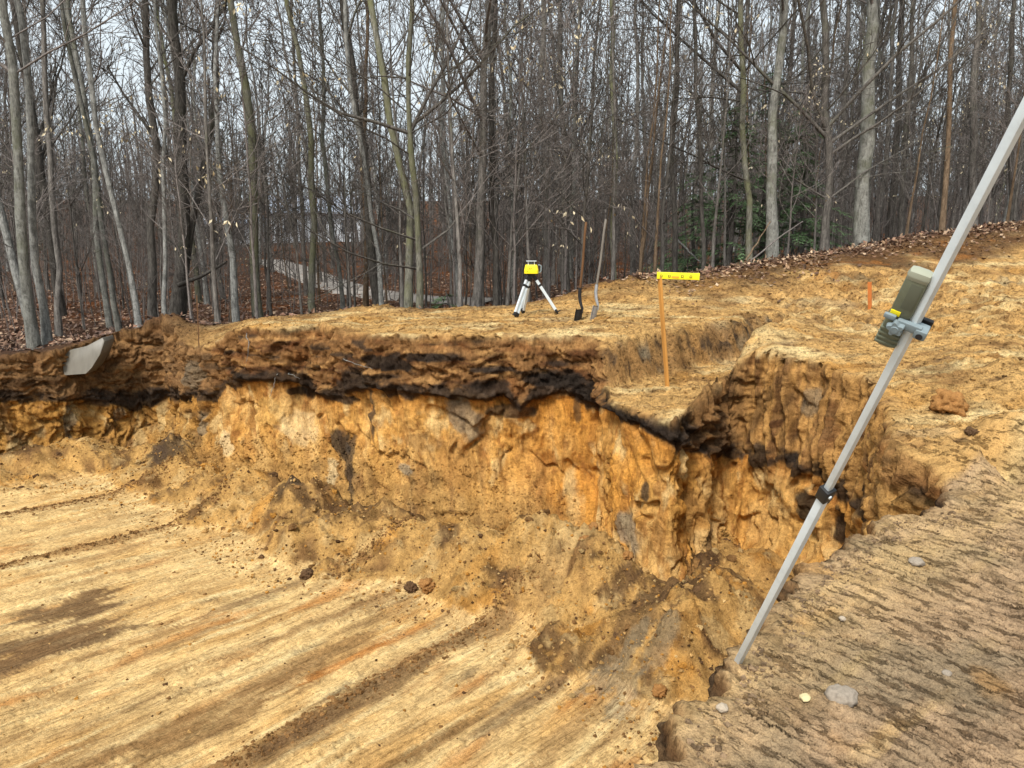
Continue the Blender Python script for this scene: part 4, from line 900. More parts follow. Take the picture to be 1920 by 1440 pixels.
# ------------------------------------------------------------------ hemlocks between the trunks
M['needle'] = plain('hemlock_needles', (.115, .19, .085), .8, .2, 0, 3, .55, 1.4)
def hemlock(px, d, H, R0, seed, label):
    rg = np.random.default_rng(seed); p = aty(px, 430, d); x_, y_ = p[0], p[1]; z_ = float(Gbase(np.array([x_]), np.array([y_]))[0])
    root = empty('hemlock', (x_, y_, z_)); tag(root, label, 'tree', 'young hemlocks at the wood edge')
    V, F = tubes([trunk_poly([[0, 0, -.1], [.05, 0, H*.5], [0, .05, H]], .05+H*.006, .012, 7, rg=rg)]); link('trunk', mesh_from('trunk', V, F, M['dark']), root)
    polys = []; pts = []; dirs = []
    for i in range(int(H*20)):
        h = rg.uniform(.06, .98)*H; Lg = R0*(1-h/H)**.75*rg.uniform(.45, 1.15)+.15; az = rg.uniform(0, 6.283)
        d0 = np.array([math.cos(az), math.sin(az), .1]); s_ = np.linspace(0, 1, 6)[:, None]
        q = np.array([0, 0, h])+d0*s_*Lg+np.array([0, 0, -1])*(s_**2)*Lg*.38; polys.append((q, np.linspace(.012, .004, 6), 3))
        for j in range(int(80*Lg)+8):
            t = rg.uniform(.12, 1); k = min(int(t*5), 4); b_ = q[k]+(q[k+1]-q[k])*(t*5-k); side = rg.choice([-1, 1])
            sp = np.array([-d0[1], d0[0], 0])*side*rg.uniform(.4, 1)+d0*rg.uniform(.3, 1)+np.array([0, 0, rg.uniform(-.55, .0)])
            pts.append(b_); dirs.append(unit(sp)*rg.uniform(.10, .26)*(1.2-.5*t))
    V, F = tubes(polys); tag(link('limbs', mesh_from('limbs', V, F, M['dark']), root), kind='stuff')
    pts, dirs = np.array(pts), np.array(dirs); n = len(pts)
    u = np.cross(dirs, np.array([0, 0, 1.])+rg.normal(size=(n, 3))*.35); u /= np.linalg.norm(u, axis=1)[:, None]
    VV, FF = [], []
    for f0, f1, w_ in ((0, .6, .009), (.4, 1.0, .008)):     # feathery spray: three small leaf-like faces on each twig
        a, b2 = pts+dirs*f0, pts+dirs*f1; mid = (a+b2)/2; k = len(VV)*0
        ww = w_*rg.uniform(.6, 1.4, (n, 1)); VV.append(np.stack([a, mid+u*ww, b2, mid-u*ww], 1).reshape(-1, 3))
    V = np.concatenate(VV); F = np.arange(len(V)).reshape(-1, 4)
    link('needle_sprays', mesh_from('needle_sprays', V, F, M['needle'], False), root)
hemlock(1368, 17.4, 3.8, 1.5, 701, 'dark green hemlock left of the olive trunk')
hemlock(1500, 17.4, 3.4, 1.3, 702, 'dark green hemlock right of the thick grey trunk')
hemlock(1430, 19.5, 5.0, 1.5, 703, 'taller dark hemlock behind the thick grey trunk')
hemlock(1300, 19.5, 3.0, 1.2, 704, 'small hemlock behind the yellow spirit level')
hemlock(835, 15.5, .8, .6, 705, 'tiny hemlock seedling by the drive behind the tripod')

# ------------------------------------------------------------------ fallen leaves
def scatter_leaves(name, n, sampler, size, seed, label, cols, lift=.015):
    rg = np.random.default_rng(seed); x_, y_ = sampler(rg, n); z_ = G(x_, y_)+lift+rg.random(len(x_))*.03
    pts = np.stack([x_, y_, z_], 1); n = len(pts)
    d = rg.normal(size=(n, 3)); d[:, 2] *= .45; d /= np.linalg.norm(d, axis=1)[:, None]
    u = np.cross(d, np.array([0, 0, 1.])+rg.normal(size=(n, 3))*.5); u /= np.linalg.norm(u, axis=1)[:, None]
    Ls = size*rg.uniform(.6, 1.3, n)[:, None]; nn = np.cross(d, u)
    V = np.stack([pts, pts+d*Ls*.5+u*Ls*.3+nn*Ls*.12, pts+d*Ls, pts+d*Ls*.5-u*Ls*.3+nn*Ls*.12], 1).reshape(-1, 3)
    F = np.arange(4*n).reshape(n, 4); F = np.concatenate([F[:, [0, 1, 2]], F[:, [0, 2, 3]]])
    cc = np.array(cols)[rg.integers(0, len(cols), n)]*rg.uniform(.6, 1.3, (n, 1))
    tag(link(name, mesh_from(name, V, F, M['leaf'], False, np.repeat(cc, 4, 0))), label, 'leaves', kind='stuff')
def crest_y(x_): return np.interp(x_, [-12, -5.5, -3.5, -1, 1, 3, 5, 8, 12], [11.4, 11.9, 12.2, 12.7, 13.0, 13.3, 14, 15, 16])
def forest_s(rg, n):
    d = 12+rg.random(n)**1.3*26; x_ = d*rg.uniform(-.85, .8, n); k = d > crest_y(x_)+rg.uniform(-.1, .9, n); k |= (x_ < -6.6) & (d > 11.2)
    k &= ~in_pit(x_, d); return x_[k], d[k]
scatter_leaves('leaf_litter', 42000, forest_s, .11, 801, 'red-brown fallen leaves covering the floor of the wood', [(.19, .105, .07), (.24, .145, .095), (.145, .09, .068), (.33, .23, .155), (.11, .075, .06)])
def bank_s(rg, n):
    x_ = rg.uniform(2.2, 12.5, n); y_ = crest_y(x_)+rg.normal(size=n)*(.35+.6*np.abs(fbm(x_*1.1, x_*0, seed=77)))+.2+.5*fbm(x_*.8, x_*0+.3, seed=78)-.9*rg.random(n)*(rg.random(n) < .12); return x_, y_
scatter_leaves('bank_leaves', 2600, bank_s, .085, 802, 'tan and brown dry leaves along the crest of the bank', [(.30, .19, .11), (.20, .11, .065), (.44, .31, .20), (.14, .08, .05), (.11, .065, .04)])

# ------------------------------------------------------------------ gravel drive, far buildings
M['gravel'] = plain('gravel', (.28, .25, .22), .95, .1, 0, 2.5, .55, 1.3, .4)
path = np.array([at(*p) for p in [(500, 499, -.6), (545, 508, -.6), (600, 523, -.6), (680, 543, -.6), (770, 556, -.58), (850, 561, -.57), (930, 567, -.57)]])[:, :2]
tt = np.linspace(0, len(path)-1, 60); pc = np.stack([np.interp(tt, np.arange(len(path)), path[:, i]) for i in (0, 1)], 1)
tg = np.gradient(pc, axis=0); tg /= np.linalg.norm(tg, axis=1)[:, None]; nr = np.stack([-tg[:, 1], tg[:, 0]], 1)
off = np.linspace(-1.3, 1.3, 9); X = pc[:, None, 0]+nr[:, None, 0]*off; Y = pc[:, None, 1]+nr[:, None, 1]*off
Z = Gbase(X, Y)+.08-.06*np.abs(off)[None]; Z[:, [0, -1]] -= .12
tag(link('gravel_drive', mesh_from('gravel_drive', np.stack([X.ravel(), Y.ravel(), Z.ravel()], 1), grid_faces(X.shape), M['gravel'])), kind='structure')

import bmesh
def box_bm(bm, cx, cy, cz, sx, sy, sz, mtx=None, bevel=0.0):
    r = bmesh.ops.create_cube(bm, size=1.0); vs = r['verts']
    bmesh.ops.scale(bm, vec=(sx, sy, sz), verts=vs)
    if bevel:
        es = list({e for v in vs for e in v.link_edges}); rb = bmesh.ops.bevel(bm, geom=es, offset=bevel, segments=2, affect='EDGES', profile=.6)
        vs = list({v for f in rb['faces'] for v in f.verts} | {v for v in vs if v.is_valid})
    bmesh.ops.translate(bm, vec=(cx, cy, cz), verts=vs)
    if mtx is not None: bmesh.ops.transform(bm, matrix=mtx, verts=vs)
    return vs
def cone_bm(bm, p0, p1, r0, r1, seg=16, caps=True):
    p0, p1 = Vector(p0), Vector(p1); d = p1-p0
    m_ = Matrix.Translation((p0+p1)/2) @ d.to_track_quat('Z', 'Y').to_matrix().to_4x4()
    return bmesh.ops.create_cone(bm, cap_ends=caps, segments=seg, radius1=r0, radius2=r1, depth=d.length, matrix=m_)['verts']
def done(bm, name, mat, parent=None, smooth=False, label=None):
    me = bpy.data.meshes.new(name); bm.to_mesh(me); bm.free(); me.materials.append(mat)
    if smooth:
        for f in me.polygons: f.use_smooth = True
        try: me.set_sharp_from_angle(angle=math.radians(40))
        except Exception: pass
    o = link(name, me, parent)
    if label: o['label'] = label
    return o
def one_box(name, mat, parent, c_, s_, bevel=0.0, mtx=None, label=None):
    bm = bmesh.new(); box_bm(bm, *c_, *s_, mtx=mtx, bevel=bevel); return done(bm, name, mat, parent, bool(bevel), label)
M['siding'] = plain('pale_siding', (.62, .66, .70), .7, .2, 0, 3, .9, 1.05)
M['roofing'] = plain('grey_roofing', (.36, .40, .47), .7, .3, 0, 5, .85, 1.1)
M['glass'] = plain('window_glass', (.05, .06, .07), .1, .5)
def house(px, d, wid, dep, hw, hr, label, rz):
    p = aty(px, 450, d); z_ = float(Gbase(np.array([p[0]]), np.array([p[1]]))[0]); root = empty('house', (p[0], p[1], z_), rz); tag(root, label, 'house')
    one_box('wall', M['siding'], root, (0, 0, hw/2-.2), (wid, dep, hw+.4))
    bm = bmesh.new(); a, b_ = wid/2+.3, dep/2+.4
    vs = [bm.verts.new(v) for v in [(-a, -b_, hw), (a, -b_, hw), (a, 0, hw+hr), (-a, 0, hw+hr), (-a, b_, hw), (a, b_, hw)]]
    for f in ((0, 1, 2, 3), (3, 2, 5, 4), (0, 3, 4), (1, 5, 2), (0, 4, 5, 1)): bm.faces.new([vs[i] for i in f])
    done(bm, 'roof', M['roofing'], root)
    for wx in (-wid*.3, 0, wid*.3):
        w_ = one_box('window', M['siding'], root, (wx, -dep/2-.03, hw*.55), (1.3, .08, 1.2)); one_box('pane', M['glass'], w_, (wx, -dep/2-.08, hw*.55), (1.1, .04, 1.0))
house(600, 70, 8, 6, 2.3, 1.6, 'grey-roofed house seen through the trunks beyond the drive', .25)
house(440, 66, 4.4, 4, 1.6, .8, 'small whitish outbuilding behind the pale snag', -.1)

# ------------------------------------------------------------------ laser level on its tripod
tp = at(1003, 594, .36); TY = tp[1]; gz = G1(tp[0], tp[1]); sc_ = TY/FPX/math.cos(PITCH)*1.0
Hh = EYE-(TY*math.tan(PITCH+math.atan((510-720)/FPX))); Hh = Hh-gz        # height of the tripod head over the soil
root = empty('laser_tripod', (tp[0]-.02, tp[1], gz)); tag(root, 'silver aluminium tripod with black feet under the yellow laser level', 'tripod')
def rel(px, py, dy=0.0): p = aty(px, py, TY+dy); return Vector((p[0]-root.location[0], p[1]-root.location[1], p[2]-gz))
hd = rel(996, 516)
bm = bmesh.new(); cone_bm(bm, hd+Vector((0, 0, -.035)), hd+Vector((0, 0, .0)), .05, .055, 20); cone_bm(bm, hd+Vector((0, 0, .0)), hd+Vector((0, 0, .025)), .022, .022, 12); done(bm, 'head_plate', M['black_plastic'], root, True)
feet = [rel(966, 596, -.22), rel(1046, 594, .05), rel(979, 592, .30)]
for i, ft in enumerate(feet):
    ft.z = G1(ft.x+root.location[0], ft.y+root.location[1])-gz+.01
    top = hd+Vector((ft.x-hd.x, ft.y-hd.y, 0)).normalized()*.05+Vector((0, 0, -.03)); d_ = ft-top
    q = d_.to_track_quat('Z', 'X').to_matrix().to_4x4(); wide = .095 if i != 1 else .04
    bm = bmesh.new(); mt = Matrix.Translation(top) @ q
    if i != 1:
        for sx in (-1, 1): box_bm(bm, sx*wide*.32, 0, d_.length*.46, .022, .03, d_.length*.86, mt)
        box_bm(bm, 0, .004, d_.length*.5, wide*.8, .012, d_.length*.74, mt)
    else: box_bm(bm, 0, 0, d_.length*.46, .04, .028, d_.length*.9, mt)
    leg = done(bm, 'leg', M['alu'], root)
    bm = bmesh.new(); box_bm(bm, 0, 0, .02, wide+.012, .034, .06, mt, .006); box_bm(bm, 0, 0, d_.length*.22, wide+.012, .034, .035, mt, .006); done(bm, 'clamp', M['black_plastic'], leg, True)
    bm = bmesh.new(); vs = box_bm(bm, 0, 0, d_.length*.93, wide*.9, .045, d_.length*.09, mt, .008); cone_bm(bm, mt @ Vector((0, 0, d_.length*.95)), mt @ Vector((0, 0, d_.length*1.05)), .014, .003, 10); box_bm(bm, .03, 0, d_.length*.965, .05, .04, .012, mt); done(bm, 'foot', M['black_plastic'], leg, True)
lz = hd+Vector(root.location)+Vector((0, 0, .026))
lr = empty('laser_level', lz); tag(lr, 'yellow rotary laser level with a side handle on the tripod', 'laser level')
bm = bmesh.new()
rows = [(-.0, .100, .075), (.05, .100, .078), (.105, .088, .07), (.125, .078, .062)]; rings = []
for z_, a, b_ in rows:
    rings.append([bm.verts.new((sx*(a-cx), sy*(b_-cy), z_)) for sx, sy, cx, cy in ((-1, -1, 0, .02), (-1, -1, .02, 0), (1, -1, .02, 0), (1, -1, 0, .02), (1, 1, 0, .02), (1, 1, .02, 0), (-1, 1, .02, 0), (-1, 1, 0, .02))])
for r0_, r1_ in zip(rings, rings[1:]):
    for i in range(8): bm.faces.new((r0_[i], r0_[(i+1) % 8], r1_[(i+1) % 8], r1_[i]))
bm.faces.new(rings[0][::-1]); bm.faces.new(rings[-1]); done(bm, 'housing', M['yellow'], lr)
bm = bmesh.new(); cone_bm(bm, (0, 0, -.024), (0, 0, -.001), .06, .075, 20); done(bm, 'base', M['black_plastic'], lr, True)
tw = bmesh.new()
for a in range(4): 
    an = math.pi/4+a*math.pi/2; box_bm(tw, .062*math.cos(an), .045*math.sin(an)*1.1, .148, .007, .007, .05)
box_bm(tw, 0, 0, .176, .145, .11, .008); tower = done(tw, 'beacon_cage', M['alu'], lr)
bm = bmesh.new(); cone_bm(bm, (0, 0, .124), (0, 0, .168), .03, .026, 16); done(bm, 'rotor', M['glass'], tower, True)
bm = bmesh.new()
pl_ = [(.096, 0, .118), (.125, 0, .118), (.145, 0, .10), (.140, 0, .03), (.125, 0, .012), (.099, 0, .012)]
for a, b_ in zip(pl_, pl_[1:]): cone_bm(bm, a, b_, .010, .010, 10)
done(bm, 'handle', M['grey_plastic'], lr, True)
bm = bmesh.new()
for k, (a, b_) in enumerate([(-.05, .085), (-.03, .085), (-.01, .085), (-.055, .05), (-.03, .095), (.0, .095)]): box_bm(bm, a, -.0765+.055*max(b_-.05, 0)*0-.0, b_-.02, .010, .006, .006)
done(bm, 'buttons', M['ink'], lr)

# ------------------------------------------------------------------ two shovels stuck upright in the soil
def shovel(px, py, tpx, tpy, tdy, handle_mat, metal, label, rz, blade_w):
    p = at(px, py, .37); z_ = G1(p[0], p[1]); root = empty('shovel', (p[0], p[1], z_)); tag(root, label, 'shovel')
    t = aty(tpx, tpy, p[1]+tdy); ax = Vector((t[0]-p[0], t[1]-p[1], t[2]-z_)); Ls = ax.length; q = ax.to_track_quat('Z', 'Y').to_matrix().to_4x4() @ Matrix.Rotation(rz, 4, 'Z')
    V, F = tubes([(np.array([[0, .01, .42], [.002, 0, .8], [-.002, .004, 1.2], [0, 0, Ls-.012], [0, 0, Ls]]), np.array([.017, .017, .016, .017, .010]), 12)])
    h_ = link('handle', mesh_from('handle', V, F, handle_mat), root); h_.matrix_local = q
    V, F = tubes([(np.array([[0, -.05, .12], [0, -.045, .19], [0, -.01, .27], [0, .01, .36], [0, .01, .47]]), np.array([.012, .017, .022, .023, .024]), 12)])
    s_ = link('socket', mesh_from('socket', V, F, metal), root); s_.matrix_local = q
    U, W = np.meshgrid(np.linspace(-1, 1, 13), np.linspace(0, 1, 14)); half = blade_w/2*np.where(W < .25, np.sqrt(np.clip(W/.25, 0, 1))*.85+.15, 1.0)
    Xb = U*half; Zb = -.12+.30*W; Yb = -.055+.05*U**2*np.where(W > .1, 1, .4)+.03*(1-W)
    V = np.stack([Xb.ravel(), Yb.ravel(), Zb.ravel()], 1); V2 = V+np.array([0, .006, 0]); F = grid_faces(U.shape); n = len(V)
    ed = np.concatenate([np.arange(13), np.arange(25, n, 13)[:12], np.arange(n-1, n-14, -1), np.arange(n-26, 0, -13)[:12]])
    Fs = np.stack([ed, np.roll(ed, -1), np.roll(ed, -1)+n, ed+n], 1)
    b_ = link('blade', mesh_from('blade', np.concatenate([V, V2]), np.concatenate([F, F[:, ::-1]+n, Fs]), metal), root); b_.matrix_local = q
shovel(1084, 599, 1099, 416, -.1, M['wood_brown'], M['steel_dark'], 'shovel with brown handle and black blade stuck in the soil', .35, .20)
shovel(1112, 599, 1136, 411, .1, M['wood_old'], M['steel'], 'shovel with weathered grey handle and worn steel blade', -.9, .20)

# ------------------------------------------------------------------ stakes and the spirit level
def stake(px, py, zz, tpx, tpy, wd, th_, mat, label, dy=0.0, rz=.2, name='wooden_stake', point=True):
    p = at(px, py, zz); z_ = G1(p[0], p[1]); t = aty(tpx, tpy, p[1]+dy); o_ = Vector((p[0], p[1], z_)); ax = Vector(t)-o_
    q = ax.to_track_quat('Z', 'Y').to_matrix().to_4x4() @ Matrix.Rotation(rz, 4, 'Z')
    bm = bmesh.new(); vs = box_bm(bm, 0, 0, (ax.length-.15)/2, wd, th_, ax.length+.15, None, .002)
    bmesh.ops.subdivide_edges(bm, edges=[e for e in bm.edges if abs(e.verts[0].co.z-e.verts[1].co.z) > .3], cuts=10)
    for v in bm.verts: v.co.x += .006*math.sin(v.co.z*3+px); v.co.y += .004*math.cos(v.co.z*4)
    o = done(bm, name, mat, None); o.matrix_world = Matrix.Translation(o_) @ q; tag(o, label, 'stake')
    return Vector(t), o_
tpv, sb = stake(1250, 736, -.16, 1237, 518, .06, .024, M['wood_lath'], 'long orange-brown lath in the trench mouth under the yellow level', 0, .3)
stake(374, 655, -.1, 368, 553, .020, .014, M['wood_brown'], 'thin reddish lath at the rim by the spoil mound', 0, .5)
stake(1630, 583, .43, 1631, 529, .048, .03, M['orange_wood'], 'short orange stake in the open bank ground', 0, .6)
r_ = empty('spirit_level', tpv+Vector((.19, -.03, .005)), 0); r_.rotation_euler = (0, math.radians(1.5), math.radians(-6)); tag(r_, 'yellow spirit level set against the top of the orange-brown lath', 'spirit level')
lv_w = 74/FPX*tpv.y
one_box('beam', M['yellow'], r_, (0, 0, 0), (lv_w, .03, .072), .004)
for fx in (-.42, -.22, .1, .31): 
    f_ = one_box('vial_window', M['ink'], r_, (fx*lv_w, -.0165, -.003), (.024, .006, .024)); one_box('vial', M['yellow'], f_, (fx*lv_w, -.0205, -.003), (.014, .004, .014))
one_box('label_plate', M['orange_label'], r_, (-.07*lv_w, -.0165, -.012), (.075, .006, .018))
one_box('end_cap', M['yellow'], r_, (lv_w/2+.004, 0, 0), (.012, .034, .076), .003); one_box('end_cap', M['yellow'], r_, (-lv_w/2-.004, 0, 0), (.012, .034, .076), .003)

# ------------------------------------------------------------------ grade rod with its receiver
p0 = np.array([*at(1380, 1243, .0)[:2], 0]); p0[2] = G1(p0[0], p0[1])-.02
r1 = ray(1916, 218); r1 /= np.linalg.norm(r1); p1 = np.array([0, 0, EYE])+r1*1.55
ax = Vector(p1-p0); up_v = ax.normalized(); Lr = ax.length
root = empty('grade_rod', p0); tag(root, 'leaning square aluminium grade rod with a black collar', 'rod')
q = ax.to_track_quat('Z', 'Y').to_matrix().to_4x4() @ Matrix.Rotation(math.radians(28), 4, 'Z')
def frac_of(px, py):                                    # share of the rod's length where it crosses this pixel row
    best = min(np.linspace(0, 1, 2001), key=lambda t: abs(proj((p0+(p1-p0)*t)[None])[1][0]-py)); return best
tc = frac_of(1545, 925); tr = frac_of(1712, 590)
def rod_box(name, z0, z1, s_, mat, parent=root, bevel=.002, ox=0, oy=0, sx=None, sy=None):
    bm = bmesh.new(); box_bm(bm, ox, oy, (z0+z1)/2, sx or s_, sy or s_, z1-z0, None, bevel); o = done(bm, name, mat, parent, True); o.matrix_local = q; return o
rod_box('lower_tube', 0, Lr*tc+.02, .0228, M['alu'])
rod_box('upper_tube', Lr*tc-.1, Lr+.55, .0172, M['alu'])
col_ = rod_box('collar', Lr*tc-.024, Lr*tc+.024, .033, M['black_plastic'], bevel=.004)
def child_tf(o): o.matrix_local = Matrix.Identity(4); return o
bm = bmesh.new(); cone_bm(bm, (-.003, -.016, Lr*tc+.004), (-.003, -.020, Lr*tc+.004), .006, .005, 12); done(bm, 'screw', M['alu'], col_, True)
bm = bmesh.new(); box_bm(bm, .022, .0, Lr*tc-.04, .016, .016, .035, None, .004); done(bm, 'lock_lever', M['black_plastic'], col_, True)
rod_box('foot_cap', -.012, .006, .029, M['black_plastic'])
# receiver: frame with Z along the rod, Y towards the camera, X to the left of the rod
cpos = Vector(p0)+up_v*(Lr*tr); tocam = (Vector((0, 0, EYE))-cpos).normalized(); zx = up_v; yx = (tocam-zx*tocam.dot(zx)).normalized(); xx = yx.cross(zx)
mr = Matrix(((xx.x, yx.x, zx.x, cpos.x), (xx.y, yx.y, zx.y, cpos.y), (xx.z, yx.z, zx.z, cpos.z), (0, 0, 0, 1)))
rec = empty('laser_receiver'); rec.matrix_world = mr @ Matrix.Scale(.76, 4); tag(rec, 'olive laser receiver with yellow label clamped to the grade rod', 'laser receiver')
sgn = 1 if (proj(np.array(cpos+xx*.1)[None])[0][0] < proj(np.array(cpos)[None])[0][0]) else -1
def rb(name, mat, cx, cy, cz, sx, sy, sz, bev, parent=rec, taper=None):
    bm = bmesh.new(); vs = box_bm(bm, cx*sgn, cy, cz, sx, sy, sz, None, bev)
    return done(bm, name, mat, parent, True)
kx = .040
body = rb('body', M['olive'], kx, .0, .047, .058, .036, .135, .014)
rb('cap', M['olive_light'], kx, .0, .116, .061, .040, .036, .0165)
rb('sensor_window', plain('sensor_window_plastic', (.115, .122, .085), .55, .3), kx-.006, .0175, .055, .030, .002, .085, .0008)
rb('label_sticker', M['yellow'], kx+.014, .0180, -.008, .026, .003, .016, .0008)
gp = rb('grip', M['olive'], kx+.004, -.003, -.072, .056, .036, .125, .015)
for i in range(4): rb('grip_rib', M['olive'], kx+.004, -.002, -.072-.016*i, .059, .039, .009, .004, gp)
cl = rb('clamp', M['grey_plastic'], .008, .020, -.032, .066, .018, .026, .005)
rb('clamp_jaw', M['grey_plastic'], -.026, .012, -.040, .032, .042, .03, .006, cl); rb('clamp_back', M['black_plastic'], -.012, -.024, -.038, .062, .014, .034, .004, cl)
bm = bmesh.new(); cone_bm(bm, (-.026*sgn, .034, -.042), (-.026*sgn, .0365, -.042), .009, .009, 16); done(bm, 'bolt', M['rubber'], cl, True)
bm = bmesh.new(); kc = Vector((.036*sgn, .034, -.042)); n = 36; lo, hi = [], []
for i in range(n):
    a = i/n*6.2832; rr = .0205+.0045*math.cos(5*a); lo.append(bm.verts.new(kc+Vector((rr*math.cos(a), -.006, rr*math.sin(a))))); hi.append(bm.verts.new(kc+Vector((rr*.9*math.cos(a), .010, rr*.9*math.sin(a)))))
for i in range(n): bm.faces.new((lo[i], lo[(i+1) % n], hi[(i+1) % n], hi[i]))
bm.faces.new(hi); bm.faces.new(lo[::-1]); bmesh.ops.recalc_face_normals(bm, faces=bm.faces)
kn = done(bm, 'knob', M['grey_plastic'], cl, True)
bm = bmesh.new(); cone_bm(bm, kc+Vector((0, .0095, 0)), kc+Vector((0, .013, 0)), .011, .010, 20); done(bm, 'knob_cap', M['grey_plastic'], kn, True)
rb('lever', M['grey_plastic'], kx+.022, .026, -.018, .032, .012, .016, .005, cl)

# ------------------------------------------------------------------ grey slab let into the rim, stones, clods
M['slab'] = plain('smooth_grey_clay', (.14, .126, .10), .45, .35, 0, 5, .85, 1.12, .05, (3, 3, .4))
def wall_pt(px, py):
    d = (proj(WALL_V)[0]-px)**2+(proj(WALL_V)[1]-py)**2; d[~vis] = 1e9; return WALL_V[np.unravel_index(np.argmin(d), d.shape)]
cs = [(113, 660), (160, 650), (192, 633), (196, 640), (188, 664), (172, 690), (161, 701), (120, 704), (118, 690)]
dref = wall_pt(150, 700)[1]-.34
pts = np.array([aty(px, py, dref+(705-py)/70*.16) for px, py in cs]); bm = bmesh.new()
fr_ = [bm.verts.new(p) for p in pts]; bk = [bm.verts.new(p+np.array([.0, .30, .0])) for p in pts]; n = len(fr_)
bm.faces.new(fr_[::-1]); bm.faces.new(bk)
for i in range(n): bm.faces.new((fr_[i], fr_[(i+1) % n], bk[(i+1) % n], bk[i]))
bmesh.ops.recalc_face_normals(bm, faces=bm.faces); bmesh.ops.bevel(bm, geom=list(bm.edges), offset=.004, segments=1, affect='EDGES')
tag(done(bm, 'clay_slab', M['slab'], None, True), 'smooth grey slab set in the pit rim beside the twin trunks', 'slab')

def rock_mesh(name, seed, mat, rough_=.25, sub=4, flat=.8, fine=.06):
    bm = bmesh.new(); bmesh.ops.create_icosphere(bm, subdivisions=sub, radius=1.0)
    co = np.array([v.co[:] for v in bm.verts]); d = 1+rough_*fbm(co[:, 0]*1.1+seed, co[:, 1]*1.1, co[:, 2]*1.1, oct=2, seed=seed)+fine*fbm(co[:, 0]*4+seed, co[:, 1]*4, co[:, 2]*4, oct=5, gain=.7, seed=seed+3)
    for v, k in zip(bm.verts, d): v.co = v.co*float(k); v.co.z *= flat
    me = bpy.data.meshes.new(name); bm.to_mesh(me); bm.free(); me.materials.append(mat)
    for f in me.polygons: f.use_smooth = True
    return me
M['clod'] = plain('clod_soil', tuple(L(190, 138, 82, .6)), .95, .08, 0, 9, .6, 1.4, .8)
M['clod_dark'] = plain('dark_clod_soil', tuple(L(120, 92, 66, .6)), .95, .08, 0, 9, .6, 1.5, .8)
M['stone_pale'] = plain('pale_stone', (.38, .31, .23), .8, .2, 0, 3, .75, 1.2, .2)
M['stone_yel'] = plain('yellowish_stone', (.55, .46, .25), .75, .2, 0, 14, .85, 1.1, .2)
M['stone_grey'] = plain('grey_stone', (.27, .225, .175), .85, .15, 0, 3, .7, 1.2, .3)
def rock(name, px, py, z, wpx, mat, label, seed, on=G1, rough_=.25, flat=.75, cat='stone', sink=.35, fine=.06):
    p = at(px, py, z); z_ = on(p[0], p[1]); p = at(px, py, z_); r = wpx/2/FPX*math.hypot(p[1], EYE-z_)
    o = link(name, rock_mesh(name, seed, M[mat], rough_, 4, flat, fine)); o.scale = (r, r, r); o.location = (p[0], p[1], on(p[0], p[1])+r*flat*(1-2*sink)); o.rotation_euler = (0, 0, seed*1.3)
    return tag(o, label, cat)
rock('earth_clod', 1774, 770, .22, 52, 'clod', 'big orange-brown clod of earth lying on the plateau', 1, rough_=.5, flat=.85, cat='clod', sink=.15, fine=.32)
rock('earth_clod', 1822, 806, .17, 20, 'clod_dark', 'small dark clod beside the big orange-brown one', 2, rough_=.5, cat='clod', fine=.32)
rock('stone', 1577, 1315, 0, 50, 'stone_grey', 'rounded grey-pink stone pressed into the packed pad', 3, flat=.62, sink=.27)
rock('stone', 1510, 1304, 0, 19, 'stone_yel', 'small yellowish pebble beside the rounded stone in the pad', 4, flat=.6, sink=.2)
rock('stone', 1354, 1333, 0, 20, 'stone_pale', 'whitish pebble on the crumbling edge of the pad', 5, flat=.7, sink=.15)
rock('stone', 1718, 1058, 0, 26, 'stone_grey', 'grey stone half sunk in the upper part of the pad', 6, flat=.62, sink=.27)
rock('stone', 1640, 1188, 0, 14, 'stone_pale', 'small pale pebble in the middle of the pad', 7, flat=.62, sink=.27)
rock('stone', 1580, 1156, 0, 12, 'stone_pale', 'tiny pale pebble near the rod side of the pad', 8, flat=.62, sink=.27)
rock('stone', 1775, 1262, 0, 15, 'stone_grey', 'small purplish pebble in the cracked part of the pad', 9, flat=.62, sink=.27)
def on_floor(x_, y_):
    a = np.array([x_]), np.array([y_]); return float(floor_height(*a, toe_dist(*a))[0][0])
for i, (px, py, wp, mt, lab) in enumerate([(769, 1064, 20, 'clod_dark', 'round dark clod at the toe of the slope'), (800, 1072, 28, 'clod', 'broken brown clod beside the round dark one'), (572, 1028, 22, 'clod_dark', 'dark clod at the end of the dark slump'), (1110, 1068, 16, 'clod', 'small rusty clod below the pale wall face'),
        (1095, 1070, 18, 'clod', 'sandy clod in the slumped sand'), (1240, 1235, 24, 'clod', 'flat orange clod on the dark slump by the rod'), (870, 1010, 24, 'clod_dark', 'dark clod half way up the slope'), (1175, 1105, 18, 'clod', 'pale lump in the sand heap below the grey patch')]):
    rock('earth_clod', px, py, FZ+.05, wp, mt, lab, 20+i, on_floor, .5, .85, 'clod', .2, .35)

